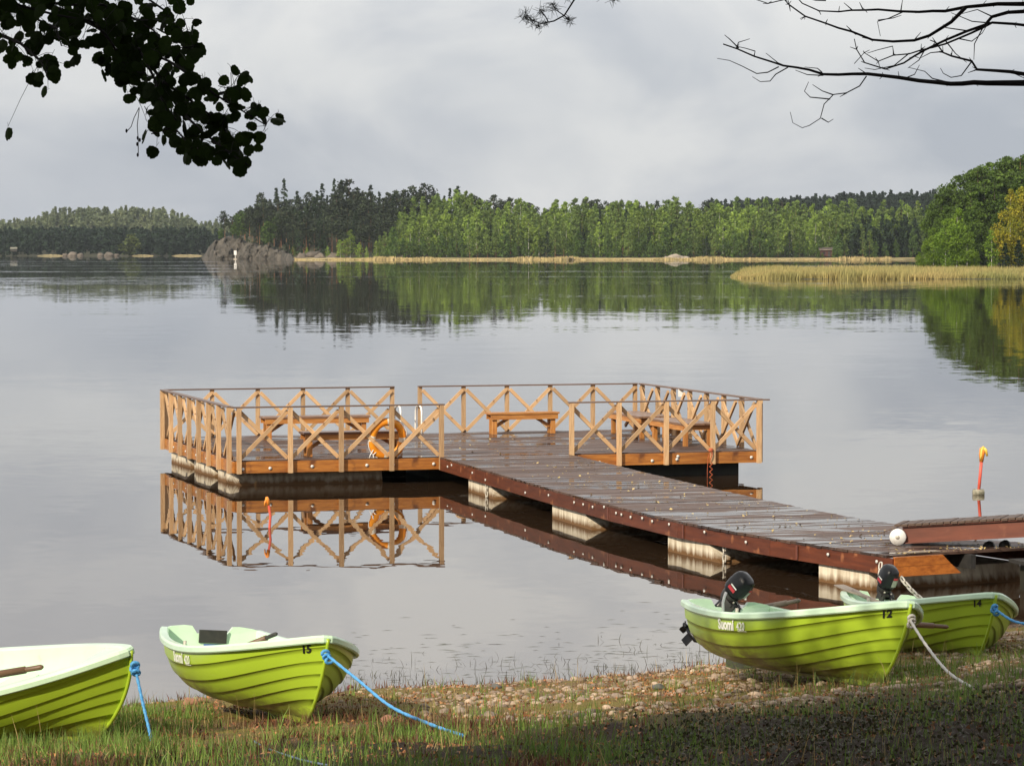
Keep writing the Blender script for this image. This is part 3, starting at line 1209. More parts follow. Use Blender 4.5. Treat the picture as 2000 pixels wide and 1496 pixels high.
# slim light trees at the foot of the rise between cliff and belt
for px, d, s in ((665, 12, .55), (684, 14, .7), (702, 9, .4), (716, 10, .38), (735, 12, .5), (575, 30, .35), (600, 16, .3), (640, 14, .35)):
    grow('birch', px, d, s, P_birch, 'small light birch on the far shore', 'tree', 'small birches by the cliff')


for px, py, sc_ in ((432, 462, .42), (455, 458, .5), (478, 462, .45), (503, 468, .4), (528, 470, .45), (548, 474, .42), (566, 478, .4), (488, 456, .7), (515, 459, .75), (540, 462, .8), (560, 466, .75), (440, 458, .65), (462, 456, .75), (474, 455, .8), (502, 458, .8), (528, 462, .75), (550, 465, .8), (572, 470, .7), (585, 474, .6), (508, 470, .8), (522, 472, .85), (536, 474, .8), (550, 477, .75), (566, 480, .7), (580, 482, .6), (596, 484, .55)):
    Yc = 1206 - (px - 420) * 0.18
    x = px_x(px, Yc)
    z = CAM_H + (YH - py) / F * Yc - 1.2
    kd = 'aspen' if px % 3 == 0 else 'pine'
    place(P_aspen[px % 4] if kd == 'aspen' else P_pine[px % 6], kd + '_tree', (x, Yc, z), (sc_ * 1.2, sc_ * 1.2, sc_), px * 0.7,
          'small bush growing on a ledge of the rock cliff' if kd == 'aspen' else 'stunted dark pine growing on top of the rock cliff', 'tree', 'trees on the cliff')


def wood_mass(name, spots, fm, label, n=130, size=0.95, kinds=('spruce',), bm=None):
    """a far-off wood that reads as one mass: one object"""
    Vs, Ts, k = [], [], 0
    r = np.random.default_rng(abs(hash(name)) % 1000 if False else len(name) * 7)
    for (x, y, z, H) in spots:
        P = crown_points(kinds[r.integers(len(kinds))], H, r, n)
        V, T = leaf_cards(P, size, r, flat=0.3)
        Vs.append(V + np.array([x, y, z]))
        Ts.append(T + k)
        k += len(V)
    o = link(name, np_mesh(name, np.concatenate(Vs), np.concatenate(Ts), fm))
    return tag(o, label, 'wood', kind='stuff')


# far land to the left, and hills behind
def hill(name, px0, px1, Y0, Y1, zs, label, mat_):
    """terrain whose height (zs: px -> metres) rises from the water at Y0"""
    m = MB()
    rows_ = []
    for t in np.linspace(0, 1, 14):
        Y = lerp(Y0, Y1, t)
        rows_.append([Vector((px_x(p, Y0) * Y / Y0, Y, -1.0 + (pick(zs[0], zs[1], p) + 1.6) * min(1, smooth(0, 0.8, t) + 0.15 * min(1, t * 20)) + 1.5 * mnoise.noise(Vector((p * 0.02, t * 3, 2))) * t)) for p in np.linspace(px0, px1, 60)])
    m.grid(rows_)
    o_ = m.build(name, mat_)
    if o_.data.polygons[60].normal.z < 0:
        o_.data.flip_normals()
    return tag(o_, label, 'hill', kind='structure')


ZL = ([-900, 0, 200, 430, 600], [3, 3.5, 4.5, 2.5, 0.0])
hill('far_left_shore', -900, 560, 1600, 1900, ZL, 'low far shore on the left under dark forest', M_far_land)
sp = []
for i in range(1000):
    px = rng.uniform(-260, 500)
    t = rng.uniform(0, 1) ** 0.8
    Y = lerp(1610, 1800, t)
    hmx = 0.7 + 0.3 * smooth(480, 380, px)
    sp.append((px_x(px, 1600) * Y / 1600, Y, 0.3 + 4.0 * t, rng.uniform(8.5, 13) * hmx * (0.7 if t < 0.1 else 1)))
wood_mass('far_left_forest', sp, F_far, 'dark spruce forest on the far left shore', 110, 1.0, ('spruce', 'pine', 'spruce'))

ZB = ([-900, 0, 60, 110, 200, 330, 380, 560, 800], [11, 11, 13, 20, 21, 20, 12, 9, 9])
hill('far_left_hill', -900, 900, 2050, 2400, ZB, 'hazy wooded hill behind the far left shore', M_far_land)
sp = []
for i in range(760):
    px = rng.uniform(-260, 640)
    t = rng.uniform(0.35, 1)
    Y = lerp(2050, 2400, t)
    zz = -1 + (pick(ZB[0], ZB[1], px) + 1.6) * min(1, smooth(0, .8, t) + .15)
    sp.append((px_x(px, 2050) * Y / 2050, Y, zz - 1, rng.uniform(9, 15)))
wood_mass('far_hill_forest', sp, F_farpale, 'pale hazy mixed forest on the hill far left', 110, 1.25, ('birch', 'young', 'spruce'))

ZR = ([700, 1000, 1300, 1500, 1650, 1800, 2100, 2600], [14, 16, 17, 19, 22, 23, 23, 20])
hill('far_right_hill', 700, 2600, 1500, 1850, ZR, 'wooded ridge behind the green belt on the right', M_far_land)
sp = []
for i in range(1150):
    px = rng.uniform(1380, 2100)
    t = rng.uniform(0.25, 1)
    Y = lerp(1500, 1850, t)
    zz = -1 + (pick(ZR[0], ZR[1], px) + 1.6) * min(1, smooth(0, .8, t) + .15)
    sp.append((px_x(px, 1500) * Y / 1500, Y, zz - 1, rng.uniform(9, 14.5)))
wood_mass('far_ridge_forest', sp, F_far, 'dark forest on the ridge behind the belt at right', 110, 1.0, ('spruce', 'pine', 'spruce'))
# dark trees of the shore in the bay behind the reed point
sp = []
for i in range(230):
    px = rng.uniform(1650, 1990)
    t = rng.uniform(0, 1)
    Y = main_shore(px_x(px, 1150)) + lerp(12, 75, t)
    x = px_x(px, Y)
    sp.append((x, Y, main_z(x, Y) - 0.2, rng.uniform(9, 16)))
wood_mass('bay_forest', sp, F_spruce, 'dark spruces round the bay left of the near wooded point', 260, 0.6, ('spruce', 'birch', 'young'))

# rocks, light willow and strips of pale shore on the far left
for i, (px, s) in enumerate(((128, 1.6), (142, 2.6), (158, 2.0), (198, 1.8), (214, 2.6), (228, 1.5))):
    mb = MB()
    mb.blob((0, 0, 0.4), (s, s * 0.8, s * 0.62), None, 10, 7, 0, 0.5, i + 20)
    o = mb.build('boulder', M_farrock, None, Matrix.Translation((px_x(px, 1604), 1604, 0)))
    tag(o, 'low pale rock at the waterline of the far left shore', 'boulder', 'rocks on the far left shore')
me = merged_tree('willow_tree', 'birch', 11.5, 620, 0.6, foliage('willow_foliage', (0.13, 0.16, 0.05), (0.08, 0.11, 0.035), scale=0.2), M_bark, 301, 0.3)
o = place(me, 'willow_tree', (px_x(258, 1608), 1608, 0.2), (1.9, 1.9, 1.0), 0.3, 'round pale willow at the waterline of the far left shore', 'tree', None)
for i, (px, w) in enumerate(((98, 55), (278, 44), (365, 62))):
    mb = MB()
    n_ = 14
    rows = []
    for t in (0, 0.5, 1):
        rows.append([Vector((px_x(px + (k / n_ - 0.5) * w, 1606), 1602 + 8 * t, -0.1 + (0.55 + 0.3 * mnoise.noise(Vector((k * .8, i, t)))) * math.sin(math.pi * k / n_) ** 0.4 * (0.5 + t))) for k in range(n_ + 1)])
    mb.grid(rows)
    o = mb.build('grass_bank', M_beach)
    tag(o, ['left', 'middle', 'right'][i] + ' strip of pale grass on the far left shore', 'bank', 'grass strips on the far left shore', kind='structure')

# a pale cottage roof on the far left, a red cabin in the bay, a table on the beach, a white day mark
t = thing('cottage', 'tiny pale roofed cottage among dark trees at far left', 'cottage', Matrix.Translation((px_x(28, 1612), 1612, 2.4)) @ Matrix.Scale(0.55, 4))
mb = MB().box((0, 0, 1.3), (6.0, 4, 2.6))
mb.build('wall', nmat('cottage_wall', (0.05, 0.045, 0.035), (0.04, 0.035, 0.03), rough=0.8), t)
mb = MB()
mb.add([(-3.4, -2.5, 2.5), (3.4, -2.5, 2.5), (3.4, 0, 4.1), (-3.4, 0, 4.1), (-3.4, 2.5, 2.5), (3.4, 2.5, 2.5)], [(0, 1, 2, 3), (3, 2, 5, 4), (0, 3, 4), (1, 5, 2)])
mb.build('roof', nmat('cottage_roof', (0.2, 0.195, 0.15), (0.16, 0.155, 0.125), rough=0.7), t)
mb = MB().box((0.8, -2.02, 1.4), (1.1, 0.06, 1.0))
mb.build('window', M_black, t)

t = thing('red_cabin', 'small dark red cabin with pale eaves under trees by the bay', 'cabin', Matrix.Translation((px_x(1615, 1130), 1133, 1.2)))
mb = MB().box((0, 0, 1.2), (4.6, 3, 2.4))
mb.build('wall', nmat('cabin_red', (0.07, 0.022, 0.017), (0.055, 0.018, 0.014), rough=0.8), t)
mb = MB()
mb.add([(-2.8, -2.0, 2.5), (2.8, -2.0, 2.5), (2.8, 0, 3.4), (-2.8, 0, 3.4), (-2.8, 2, 2.5), (2.8, 2, 2.5)], [(0, 1, 2, 3), (3, 2, 5, 4), (0, 3, 4), (1, 5, 2)])
mb.build('roof', nmat('cabin_roof', (0.09, 0.07, 0.06), (0.06, 0.05, 0.045), rough=0.8), t)
mb = MB().box((0, -2.03, 2.47), (5.6, 0.06, 0.16))
mb.build('eaves_board', M_boulder, t)
mb = MB().box((-1.0, -1.52, 1.3), (0.9, 0.06, 0.8))
mb.build('window', M_black, t)
mb = MB().box((0.9, -1.52, 1.0), (0.85, 0.06, 1.9))
mb.build('door', M_rubber, t)

t = thing('bathing_jetty', 'tiny grey jetty on legs at the edge of the far beach', 'jetty', Matrix.Translation((px_x(1113, 1112), 1112, 0)))
MB().box((0, 0, 0.95), (2.3, 2.6, 0.14)).build('deck', M_oargrey, t)
for sx in (-1, 1):
    for sy in (-1, 1):
        MB().box((sx * 1.0, sy * 1.1, 0.4), (0.14, 0.14, 0.96)).build('leg', M_oargrey, t)

t = thing('day_mark', 'white day mark board on a post at the foot of the cliff', 'marker', Matrix.Translation((px_x(460, 1180), 1180, 0)))
MB().box((0, 0, 2.5), (1.05, 0.1, 1.7)).build('board', M_white, t)
MB().box((0, 0.12, 1.0), (0.16, 0.12, 2.6)).build('post', M_white, t)
MB().blob((0, 0, -0.1), (0.9, 0.7, 0.5), None, 8, 5, 0, 0.3, 4).build('base_stone', M_boulder, t)

# ------------------------------------------------------------------ near wooded point on the right with its reed bank
def point_shore(x):
    return pick([33, 36, 42, 52, 70, 90, 150], [462, 455, 448, 446, 448, 452, 460], x)


def point_back(x):
    return pick([33, 36, 42, 52, 60, 70, 150], [470, 500, 540, 600, 700, 760, 800], x)


def point_z(x, y):
    d = min(y - point_shore(x), point_back(x) - y)
    if d < 0:
        return max(-1.5, 0.08 * d)
    return 0.1 + 0.003 * d + 3.0 * smooth(540, 640, y) * smooth(0.138, 0.152, x / y)


mb = MB()
mb.grid([[Vector((x, y, point_z(x, y))) for x in np.linspace(34.5, 150, 70)] for y in np.linspace(440, 800, 90)])
o = mb.build('point_ground', M_far_land)
if o.data.polygons[3000].normal.z < 0:
    o.data.flip_normals()
tag(o, 'low ground of the wooded point at the right', 'shore', kind='structure')

n = 52000
rx = RNG.uniform(34.3, 92, n)
ty = RNG.uniform(0, 1, n) ** 1.4
sh = np.interp(rx, [33, 36, 42, 52, 70, 90, 150], [462, 455, 448, 446, 448, 452, 460])
bk = np.minimum(np.interp(rx, [33, 36, 42, 52, 60, 70, 150], [470, 500, 540, 600, 700, 760, 800]), 585)
ry = sh + ty * (bk - sh)
nz_ = np.array([mnoise.noise(Vector((a * 0.12, b * 0.05, 1))) for a, b in zip(rx, ry)])
h = RNG.uniform(0.65, 1.55, n) * (0.95 + 0.5 * nz_) * np.clip((rx - 34) / 5, 0.35, 1)
w = RNG.uniform(0.05, 0.14, n)
V = np.zeros((n, 3, 3))
ph = RNG.uniform(0, 3.14, n)
V[:, 0] = np.stack([rx - w * np.cos(ph), ry - w * np.sin(ph), np.full(n, -0.1)], 1)
V[:, 1] = np.stack([rx + w * np.cos(ph), ry + w * np.sin(ph), np.full(n, -0.1)], 1)
V[:, 2] = np.stack([rx + RNG.normal(0.1, .16, n), ry, h], 1)
o = link('reed_bed', np_mesh('reed_bed', V.reshape(-1, 3), np.arange(3 * n).reshape(-1, 3), M_reed))
tag(o, 'golden reed bed reaching into the lake at the right', 'reeds', kind='stuff')


def detailed_tree(name, kind, H, n, size, fm, bm, seed, r0, limbs):
    rng_ = np.random.default_rng(seed)
    P = crown_points(kind, H, rng_, n)
    V, T = leaf_cards(P, size, rng_, flat=0.35 if kind in ('pine', 'spruce', 'young') else 0.1)
    return np_mesh('crown', V, T, fm), trunk_mb(H, r0, rng_, n=7, limbs=limbs, h0=0.25).mesh('trunk', bm)


D_pine = [detailed_tree('pine_tree', 'pine', 18, 5200, 0.22, F_near, M_pinebark, 400 + i, 0.2, 14) for i in range(4)]
D_young = [detailed_tree('pine_tree', 'young', 16, 5200, 0.22, F_near, M_bark, 410 + i, 0.18, 14) for i in range(3)]
D_birch = [detailed_tree('birch_tree', 'birch', 13, 4800, 0.2, F_nearbirch, M_birchbark, 420 + i, 0.13, 16) for i in range(3)]
D_gold = [detailed_tree('birch_tree', 'birch', 14, 5200, 0.2, F_gold, M_birchbark, 430 + i, 0.14, 16) for i in range(2)]
D_spr = [detailed_tree('spruce_tree', 'spruce', 12, 3800, 0.22, F_spruce, M_bark, 440 + i, 0.16, 8) for i in range(2)]
D_slim = [detailed_tree('birch_tree', 'birch', 9, 900, 0.2, F_nearbirch, M_birchbark, 450, 0.12, 12)]


def plant(pr, name, px, Y, H, base, label, group=None, wide=1.0):
    x = px_x(px, Y)
    z = point_z(x, Y) - 0.15
    s = (H - z) / base
    t_ = thing(name, label, 'tree', Matrix.Translation((x, Y, z)) @ Matrix.Rotation(rng.uniform(0, 6.28), 4, 'Z') @ Matrix.Diagonal((s * wide, s * wide, s, 1)), group)
    link('trunk', pr[1], t_)
    link('crown', pr[0], t_)
    return t_


def top_h(px, py, Y):
    return CAM_H + (YH - py) / F * Y


for px, Y, ty_, w in ((1818, 600, 395, .9), (1838, 592, 372, 1.0), (1856, 600, 352, 1.0), (1874, 590, 338, 1.05), (1893, 598, 326, 1.0), (1910, 588, 318, 1.05), (1930, 600, 312, 1.1),
                      (1950, 590, 304, 1.1), (1970, 600, 300, 1.05), (1990, 588, 293, 1.1), (2012, 596, 290, 1.1), (2035, 590, 292, 1.1)):
    lab = 'tall pine of the near point, its top in the skyline ' + ('on the left slope' if px < 1850 else 'above the light birches' if px < 1905 else 'above the slim white stem' if px < 1945 else 'above the golden birches')
    plant(D_pine[int(rng.integers(4))], 'pine_tree', px, Y, top_h(px, ty_, Y), 18, lab, 'pines on the near point', w)
for px, Y, ty_, w in ((1830, 582, 425, 1.1), (1850, 580, 400, 1.15), (1872, 578, 372, 1.15), (1897, 576, 362, 1.2), (1920, 578, 350, 1.2), (1942, 575, 345, 1.2), (1965, 577, 352, 1.2), (1990, 574, 345, 1.2),
                      (2020, 576, 350, 1.2), (1885, 570, 415, 1.2), (1915, 568, 410, 1.2), (1940, 570, 420, 1.1)):
    lab = 'shorter full pine of the near point ' + ('behind the leftmost birches' if px < 1860 else 'behind the tallest light birch' if px < 1893 else 'between light birch and slim white stem' if px < 1930 else 'beside the golden birches')
    plant(D_young[int(rng.integers(3))], 'pine_tree', px, Y, top_h(px, ty_, Y), 16, lab, 'pines on the near point', w)
for px, Y, ty_, w, nme in ((1806, 566, 470, 1.2, 'low bushy green birch at the left edge of the near point'), (1822, 562, 446, 1.1, 'light green birch second from the left edge of the near point'),
                           (1846, 560, 428, 1.15, 'light green birch leaning out before the pines of the point'), (1868, 560, 408, 1.2, 'tallest light green birch in front of the pines on the point'),
                           (1888, 558, 440, 1.1, 'short light green birch between tall birch and slim white stem'), (1795, 568, 492, 1.3, 'lowest bush at the left tip of the wooded point'),
                           (1900, 558, 488, 1.4, 'low green bush at the foot of the pines on the point')):
    plant(D_birch[int(rng.integers(3))], 'birch_tree', px, Y, top_h(px, ty_, Y), 13, nme, 'birches on the near point', w)
plant(D_slim[0], 'birch_tree', 1936, 556, top_h(1936, 448, 556), 9, 'slim sparse birch with white stem before the dark pines', 'birches on the near point', 0.9)
plant(D_gold[0], 'birch_tree', 1972, 557, top_h(1972, 372, 557), 14, 'golden yellow birch left of the pair at the right edge', 'golden birches', 0.95)
plant(D_gold[1], 'birch_tree', 1996, 560, top_h(1996, 366, 560), 14, 'golden yellow birch right of the pair at the right edge', 'golden birches', 1.0)
for px, Y, ty_, w, nme in ((1962, 553, 476, 1.5, 'low dark spruce under the golden birches on the left'), (1988, 553, 470, 1.5, 'low dark spruce under the golden birches on the right')):
    plant(D_spr[int(rng.integers(2))], 'spruce_tree', px, Y, top_h(px, ty_, Y), 12, nme, 'low spruces on the near point', w)

# ------------------------------------------------------------------ bathing platform
PHI = R(16.5)
PM = Matrix.Translation((-5.38, 59.57, 0)) @ Matrix.Rotation(PHI, 4, 'Z')
DZ = 0.52
W_, D_ = 10.86, 7.6
plat = thing('bathing_platform', 'square floating bathing platform with cross braced wooden railings', 'platform', PM)
GAP = (4.15, 6.83)

mb = MB()
t_ = 0.02
k = 0
while t_ < D_ - 0.05:
    cuts = [0.02] + sorted(random.uniform(2, 9) for _ in range(2)) + [W_ - 0.02]
    for a, b in zip(cuts[:-1], cuts[1:]):
        if b - a > 0.1:
            zt = DZ + random.uniform(-0.004, 0.003)
            mb.box(((a + b) / 2, t_ + 0.059, zt - 0.017), (b - a - 0.006, 0.118, 0.034))
    t_ += 0.125
o = mb.build('deck_planks', M_deck, plat)
o['kind'] = 'stuff'

# fascia boards all round (front in two runs either side of the walkway)
FZ = (0.385, 0.225)


def fascia(p0, p1, nsplit, m=M_fascia):
    p0, p1 = Vector(p0), Vector(p1)
    for i in range(nsplit):
        a, b = p0.lerp(p1, i / nsplit), p0.lerp(p1, (i + 1) / nsplit)
        g = (b - a).normalized() * 0.003
        bar('fascia_board', a + g, b - g, 0.045, FZ[1], m, plat)


fascia((0, -0.025, FZ[0]), (GAP[0], -0.025, FZ[0]), 2)
fascia((GAP[1], -0.025, FZ[0]), (W_, -0.025, FZ[0]), 2)
fascia((0, D_ + 0.025, FZ[0]), (W_, D_ + 0.025, FZ[0]), 4)
fascia((-0.025, 0, FZ[0]), (-0.025, D_, FZ[0]), 3)
fascia((W_ + 0.025, 0, FZ[0]), (W_ + 0.025, D_, FZ[0]), 3)

PW = 0.085
RT = DZ + 1.02


def rail_run(p0, p1, nb, nrm, over=(0.04, 0.04)):
    """posts outside the fascia, an X of braces in every bay, a flat cap on top"""
    p0, p1, nrm = Vector(p0), Vector(p1), Vector(nrm)
    u = (p1 - p0).normalized()
    pts = [p0.lerp(p1, i / nb) for i in range(nb + 1)]
    for q in pts:
        c = q + nrm * (0.05 + PW / 2)
        j = random.uniform(-0.004, 0.004)
        bar('post', c + Vector((0, 0, 0.265)), c + u * j + Vector((0, 0, RT)), PW, PW, M_rail, plat, up=u)
    for a, b in zip(pts[:-1], pts[1:]):
        a2, b2 = a + u * 0.035, b - u * 0.035
        z0, z1 = DZ + 0.03, RT - 0.07
        i1 = nrm * 0.027
        i2 = nrm * (0.027 - 0.048)
        bar('brace', a2 + i1 + Vector((0, 0, z0)), b2 + i1 + Vector((0, 0, z1)), 0.042, 0.075, M_rail, plat)
        bar('brace', a2 + i2 + Vector((0, 0, z1)), b2 + i2 + Vector((0, 0, z0)), 0.042, 0.075, M_rail, plat)
    c = nrm * 0.07
    bar('top_rail', p0 - u * over[0] + c + Vector((0, 0, RT + 0.014)), p1 + u * over[1] + c + Vector((0, 0, RT + 0.014)), 0.125, 0.028, M_cap, plat)


F_ = Vector((0, -1, 0))
rail_run((0.06, 0, 0), (GAP[0] - 0.02, 0, 0), 4, F_, (0.14, 0.06))
rail_run((GAP[1], 0, 0), (W_ - 0.02, 0, 0), 4, F_, (0.06, 0.22))
rail_run((0.02, D_, 0), (5.10, D_, 0), 5, -F_)
rail_run((5.74, D_, 0), (W_ - 0.04, D_, 0), 5, -F_)
rail_run((0, 0.14, 0), (0, D_ - 0.04, 0), 7, Vector((-1, 0, 0)))
rail_run((W_, 0.14, 0), (W_, D_ - 0.04, 0), 7, Vector((1, 0, 0)))


def bolts(spots, parent, nrm, m=M_bolt, r=0.032):
    me = MB().disc((0, 0, 0), (0, 0, 1), r, 0.018, 10).mesh('bolt', m)
    for p in spots:
        link('bolt', me, parent, Matrix.Translation(p) @ Vector(nrm).to_track_quat('Z', 'Y').to_matrix().to_4x4())


bolts([(s, -0.048, z) for s, z in ((0.14, .35), (0.68, .36), (1.52, .38), (2.62, .38), (3.15, .38), (3.98, .38),
                                   (GAP[1] + 0.6, .34), (GAP[1] + 1.72, .35), (GAP[1] + 2.25, .37), (GAP[1] + 2.27, .43), (GAP[1] + 3.86, .38))], plat, (0, -1, 0))
bolts([(-0.048, t, .38) for t in (0.4, 1.5, 2.7, 3.8, 5.0, 6.4)], plat, (-1, 0, 0), r=0.026)


def floater(parent, s0, s1, ta, tb, slant, zt=0.27, m=M_float, lead=0.0):
    """pontoon across the deck; its camera-side wall slopes outward to the waterline"""
    z0 = -0.25
    p = [(s0 + lead, ta - slant, z0), (s1, ta - slant, z0), (s1, tb, z0), (s0, tb, z0),
         (s0, ta, zt), (s1, ta, zt), (s1, tb, zt), (s0, tb, zt)]
    m_ = MB()
    # a bevelled top edge catches the light like the cast corners do
    m_.hexa(p)
    return m_.build('pontoon', m, parent)


floater(plat, 0.06, 3.05, 0.5, 2.05, 0.2, lead=0.28)
floater(plat, 0.06, 3.05, 2.95, 4.6, 0.3, lead=0.1)
floater(plat, 0.06, 3.05, 5.5, 7.3, 0.3, lead=0.1)
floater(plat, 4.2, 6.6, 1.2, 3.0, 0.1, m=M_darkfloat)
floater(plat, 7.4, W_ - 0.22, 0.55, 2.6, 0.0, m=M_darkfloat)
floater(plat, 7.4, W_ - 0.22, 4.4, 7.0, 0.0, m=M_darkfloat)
# joists under the deck keep daylight out between the pontoons
for i, t_ in enumerate((0.25, 1.9, 3.6, 5.3, 7.3)):
    bar('joist', (0.05, t_, 0.36), (W_ - 0.05, t_, 0.36), 0.07, 0.19, M_rubber, plat)


# benches
def bench(name, label, cen, rot, ln, wd, ht, m_leg, m_top, slats=3, group='benches on the bathing platform', brace=True):
    M = PM @ Matrix.Translation((cen[0], cen[1], DZ + 0.002)) @ Matrix.Rotation(rot, 4, 'Z')
    t = thing(name, label, 'bench', M, group)
    sw = wd / slats
    for i in range(slats):
        y = -wd / 2 + sw * (i + 0.5)
        bar('seat_plank', (-ln / 2, y, ht - 0.02), (ln / 2, y, ht - 0.02), sw - 0.012, 0.04, m_top, t)
    for sy in (-1, 1):
        bar('apron', (-ln / 2 + 0.03, sy * (wd / 2 - 0.045), ht - 0.098), (ln / 2 - 0.03, sy * (wd / 2 - 0.045), ht - 0.098), 0.04, 0.112, m_leg, t)
    for sx in (-1, 1):
        bar('cross_piece', (sx * (ln / 2 - 0.13), -wd / 2 + 0.068, ht - 0.1), (sx * (ln / 2 - 0.13), wd / 2 - 0.068, ht - 0.1), 0.04, 0.1, m_leg, t)
        for sy in (-1, 1):
            bar('leg', (sx * (ln / 2 - 0.13), sy * (wd / 2 - 0.11), 0), (sx * (ln / 2 - 0.13), sy * (wd / 2 - 0.11), ht - 0.155), 0.085, 0.1, m_leg, t)
        if brace:
            bar('leg_brace', (sx * (ln / 2 - 0.17), 0, 0.16), (sx * (ln / 2 - 0.62), 0, ht - 0.05), 0.04, 0.07, m_leg, t)
    return t


PMI = PM.inverted()


def plat_pt(px, py):
    q = PMI @ at_z(px, py, DZ)
    return q.x, q.y


c0 = plat_pt(615, 857)
bench('bench', 'long bench by the rear left railing of the platform', (c0[0], min(c0[1], 6.75)), 0.0, 2.35, 0.55, 0.50, M_bench, M_seat)
c0 = plat_pt(693, 890)
bench('bench', 'dark topped bench behind the lifebuoy and front railing', (c0[0], max(c0[1], 0.85)), 0.0, 2.1, 0.5, 0.48, M_bench, M_darkseat)
c0 = plat_pt(1020, 847)
bench('bench', 'bright yellowish bench at the middle of the rear railing', (c0[0], min(c0[1], 6.95)), 0.02, 1.62, 0.42, 0.48, M_bench, M_bench)
bench('bench', 'rear bench of the two along the right railing', (W_ - 0.75, 5.35), R(90), 2.2, 0.75, 0.48, M_bench, M_seat)
bench('bench', 'front bench of the two along the right railing', (W_ - 0.75, 2.55), R(90), 2.2, 0.75, 0.48, M_bench, M_seat)

# lifebuoy on the front railing
c = PMI @ at_y(751, 856, 60.75)
Mb = PM @ Matrix.Translation((c.x, 0.10, c.z)) @ Matrix.Rotation(R(6), 4, 'Z') @ Matrix.Rotation(R(8), 4, 'X')
t = thing('lifebuoy', 'orange lifebuoy with white bands hanging on the front railing', 'lifebuoy', Mb)


def ring_part(a0, a1, r, n, big=0.325):
    rows = []
    for i in range(n + 1):
        a = lerp(a0, a1, i / n)
        ce = Vector((math.cos(a) * big, 0, math.sin(a) * big * 1.06))
        e = Vector((math.cos(a), 0, math.sin(a)))
        rows.append([ce + e * (r * math.cos(b)) + Vector((0, r * 0.8 * math.sin(b), 0)) for b in np.linspace(0, 2 * math.pi, 13)])
    return MB().grid(rows)


ring_part(0, 2 * math.pi, 0.076, 48).build('ring', M_buoy, t)
for a in (R(-12), R(78), R(168), R(258)):
    ring_part(a, a + R(17), 0.0785, 6).build('band', M_buoyband, t)
pts = []
for i in range(41):
    a = 2 * math.pi * i / 40
    k = 0.385 + 0.03 * abs(math.sin(2 * a + 0.5))
    pts.append((math.cos(a) * k, -0.02, math.sin(a) * k * 1.06))
MB().tube(pts, 0.009, 5).build('grab_line', M_white, t)
pts = [(-0.30, -0.05, -0.20), (-0.36, -0.06, -0.30), (-0.40, -0.05, -0.42), (-0.33, -0.06, -0.40), (-0.27, -0.06, -0.44), (-0.30, -0.05, -0.3), (-0.24, -0.06, -0.25)]
MB().tube(pts, 0.010, 5).build('loose_line', M_white, t)

# swimming ladder in the rear opening
t = thing('swim_ladder', 'white tubular swimming ladder in the rear railing opening', 'ladder', PM @ Matrix.Translation((5.42, D_ + 0.05, 0)))
for sx in (-0.24, 0.24):
    pts = [(sx, -0.42, DZ)] + [(sx, -0.42 + 0.0, DZ + z) for z in (0.2, 0.4, 0.5)] + [(sx, -0.36, DZ + 0.59), (sx, -0.2, DZ + 0.63), (sx, 0.0, DZ + 0.60), (sx, 0.1, DZ + 0.5), (sx, 0.12, DZ + 0.3), (sx, 0.12, -0.9)]
    MB().tube(pts, 0.021, 7).build('handrail', M_white, t)
for z in (0.25, -0.05, -0.35, -0.65):
    MB().tube([(-0.24, 0.12, z), (0.24, 0.12, z)], 0.019, 6).build('rung', M_white, t)

# notice on the right railing, orange rope at the front corner
t = MB().box((0, 0, 0), (0.115, 0.012, 0.17)).build('notice_card', M_white, None, PM @ Matrix.Translation((W_ + 0.055, 4.86, RT - 0.07)) @ Matrix.Rotation(R(-14), 4, 'Z'))
tag(t, 'blank white card fixed to a post of the right railing', 'notice')
pr = PMI @ at_y(1388, 890, 62.2)
pts = [(pr.x, -0.17, 0.57), (pr.x + 0.03, -0.17, 0.47), (pr.x, -0.18, 0.40)]
for i in range(9):
    pts.append((pr.x + (0.035 if i % 2 else -0.03), -0.17, 0.33 - i * 0.055))
mb = MB().tube(pts, 0.011, 5)
mb.tube([(pr.x, -0.165, 0.56), (pr.x - 0.06, -0.16, 0.4), (pr.x - 0.075, -0.16, 0.1), (pr.x - 0.07, -0.16, -0.15)], 0.006, 5)
mb.blob((pr.x, -0.16, 0.55), (0.05, 0.035, 0.04), None, 8, 5, 0, 0.4, 2)
tag(mb.build('orange_rope', M_orangerope, None, PM), 'thin orange rope hanging from the front right railing into the water', 'rope')

# ------------------------------------------------------------------ walkway
WL = [(-1.40, 60.62), (0.86, 51.95), (2.34, 47.0), (3.65, 43.85), (5.13, 41.1)]
WR = [(1.13, 61.4), (3.42, 52.75), (4.85, 48.05), (6.12, 45.0), (7.45, 42.35)]


def cr(P, t):
    """smooth curve through the points"""
    n = len(P) - 1
    i = min(n - 1, int(t * n))
    f = t * n - i
    p = [np.array(P[max(0, min(n, i + k))]) for k in (-1, 0, 1, 2)]
    q = 0.5 * ((2 * p[1]) + (-p[0] + p[2]) * f + (2 * p[0] - 5 * p[1] + 4 * p[2] - p[3]) * f * f + (-p[0] + 3 * p[1] - 3 * p[2] + p[3]) * f ** 3)
    return Vector((q[0], q[1], 0))


walk = thing('walkway', 'wet brown plank walkway curving from the platform towards the shore', 'jetty', Matrix.Translation((2.4, 47, 0)))
WO = Vector((2.4, 47, 0))
# even spacing along the walkway
samp = [(cr(WL, t), cr(WR, t)) for t in np.linspace(0, 1, 400)]
acc = [0]
for a, b in zip(samp[:-1], samp[1:]):
    acc.append(acc[-1] + ((b[0] + b[1]) / 2 - (a[0] + a[1]) / 2).length)
tot = acc[-1]


def edge(s):
    i = np.interp(s, acc, np.arange(400))
    j = int(min(398, i))
    f = i - j
    return samp[j][0].lerp(samp[j + 1][0], f) - WO, samp[j][1].lerp(samp[j + 1][1], f) - WO


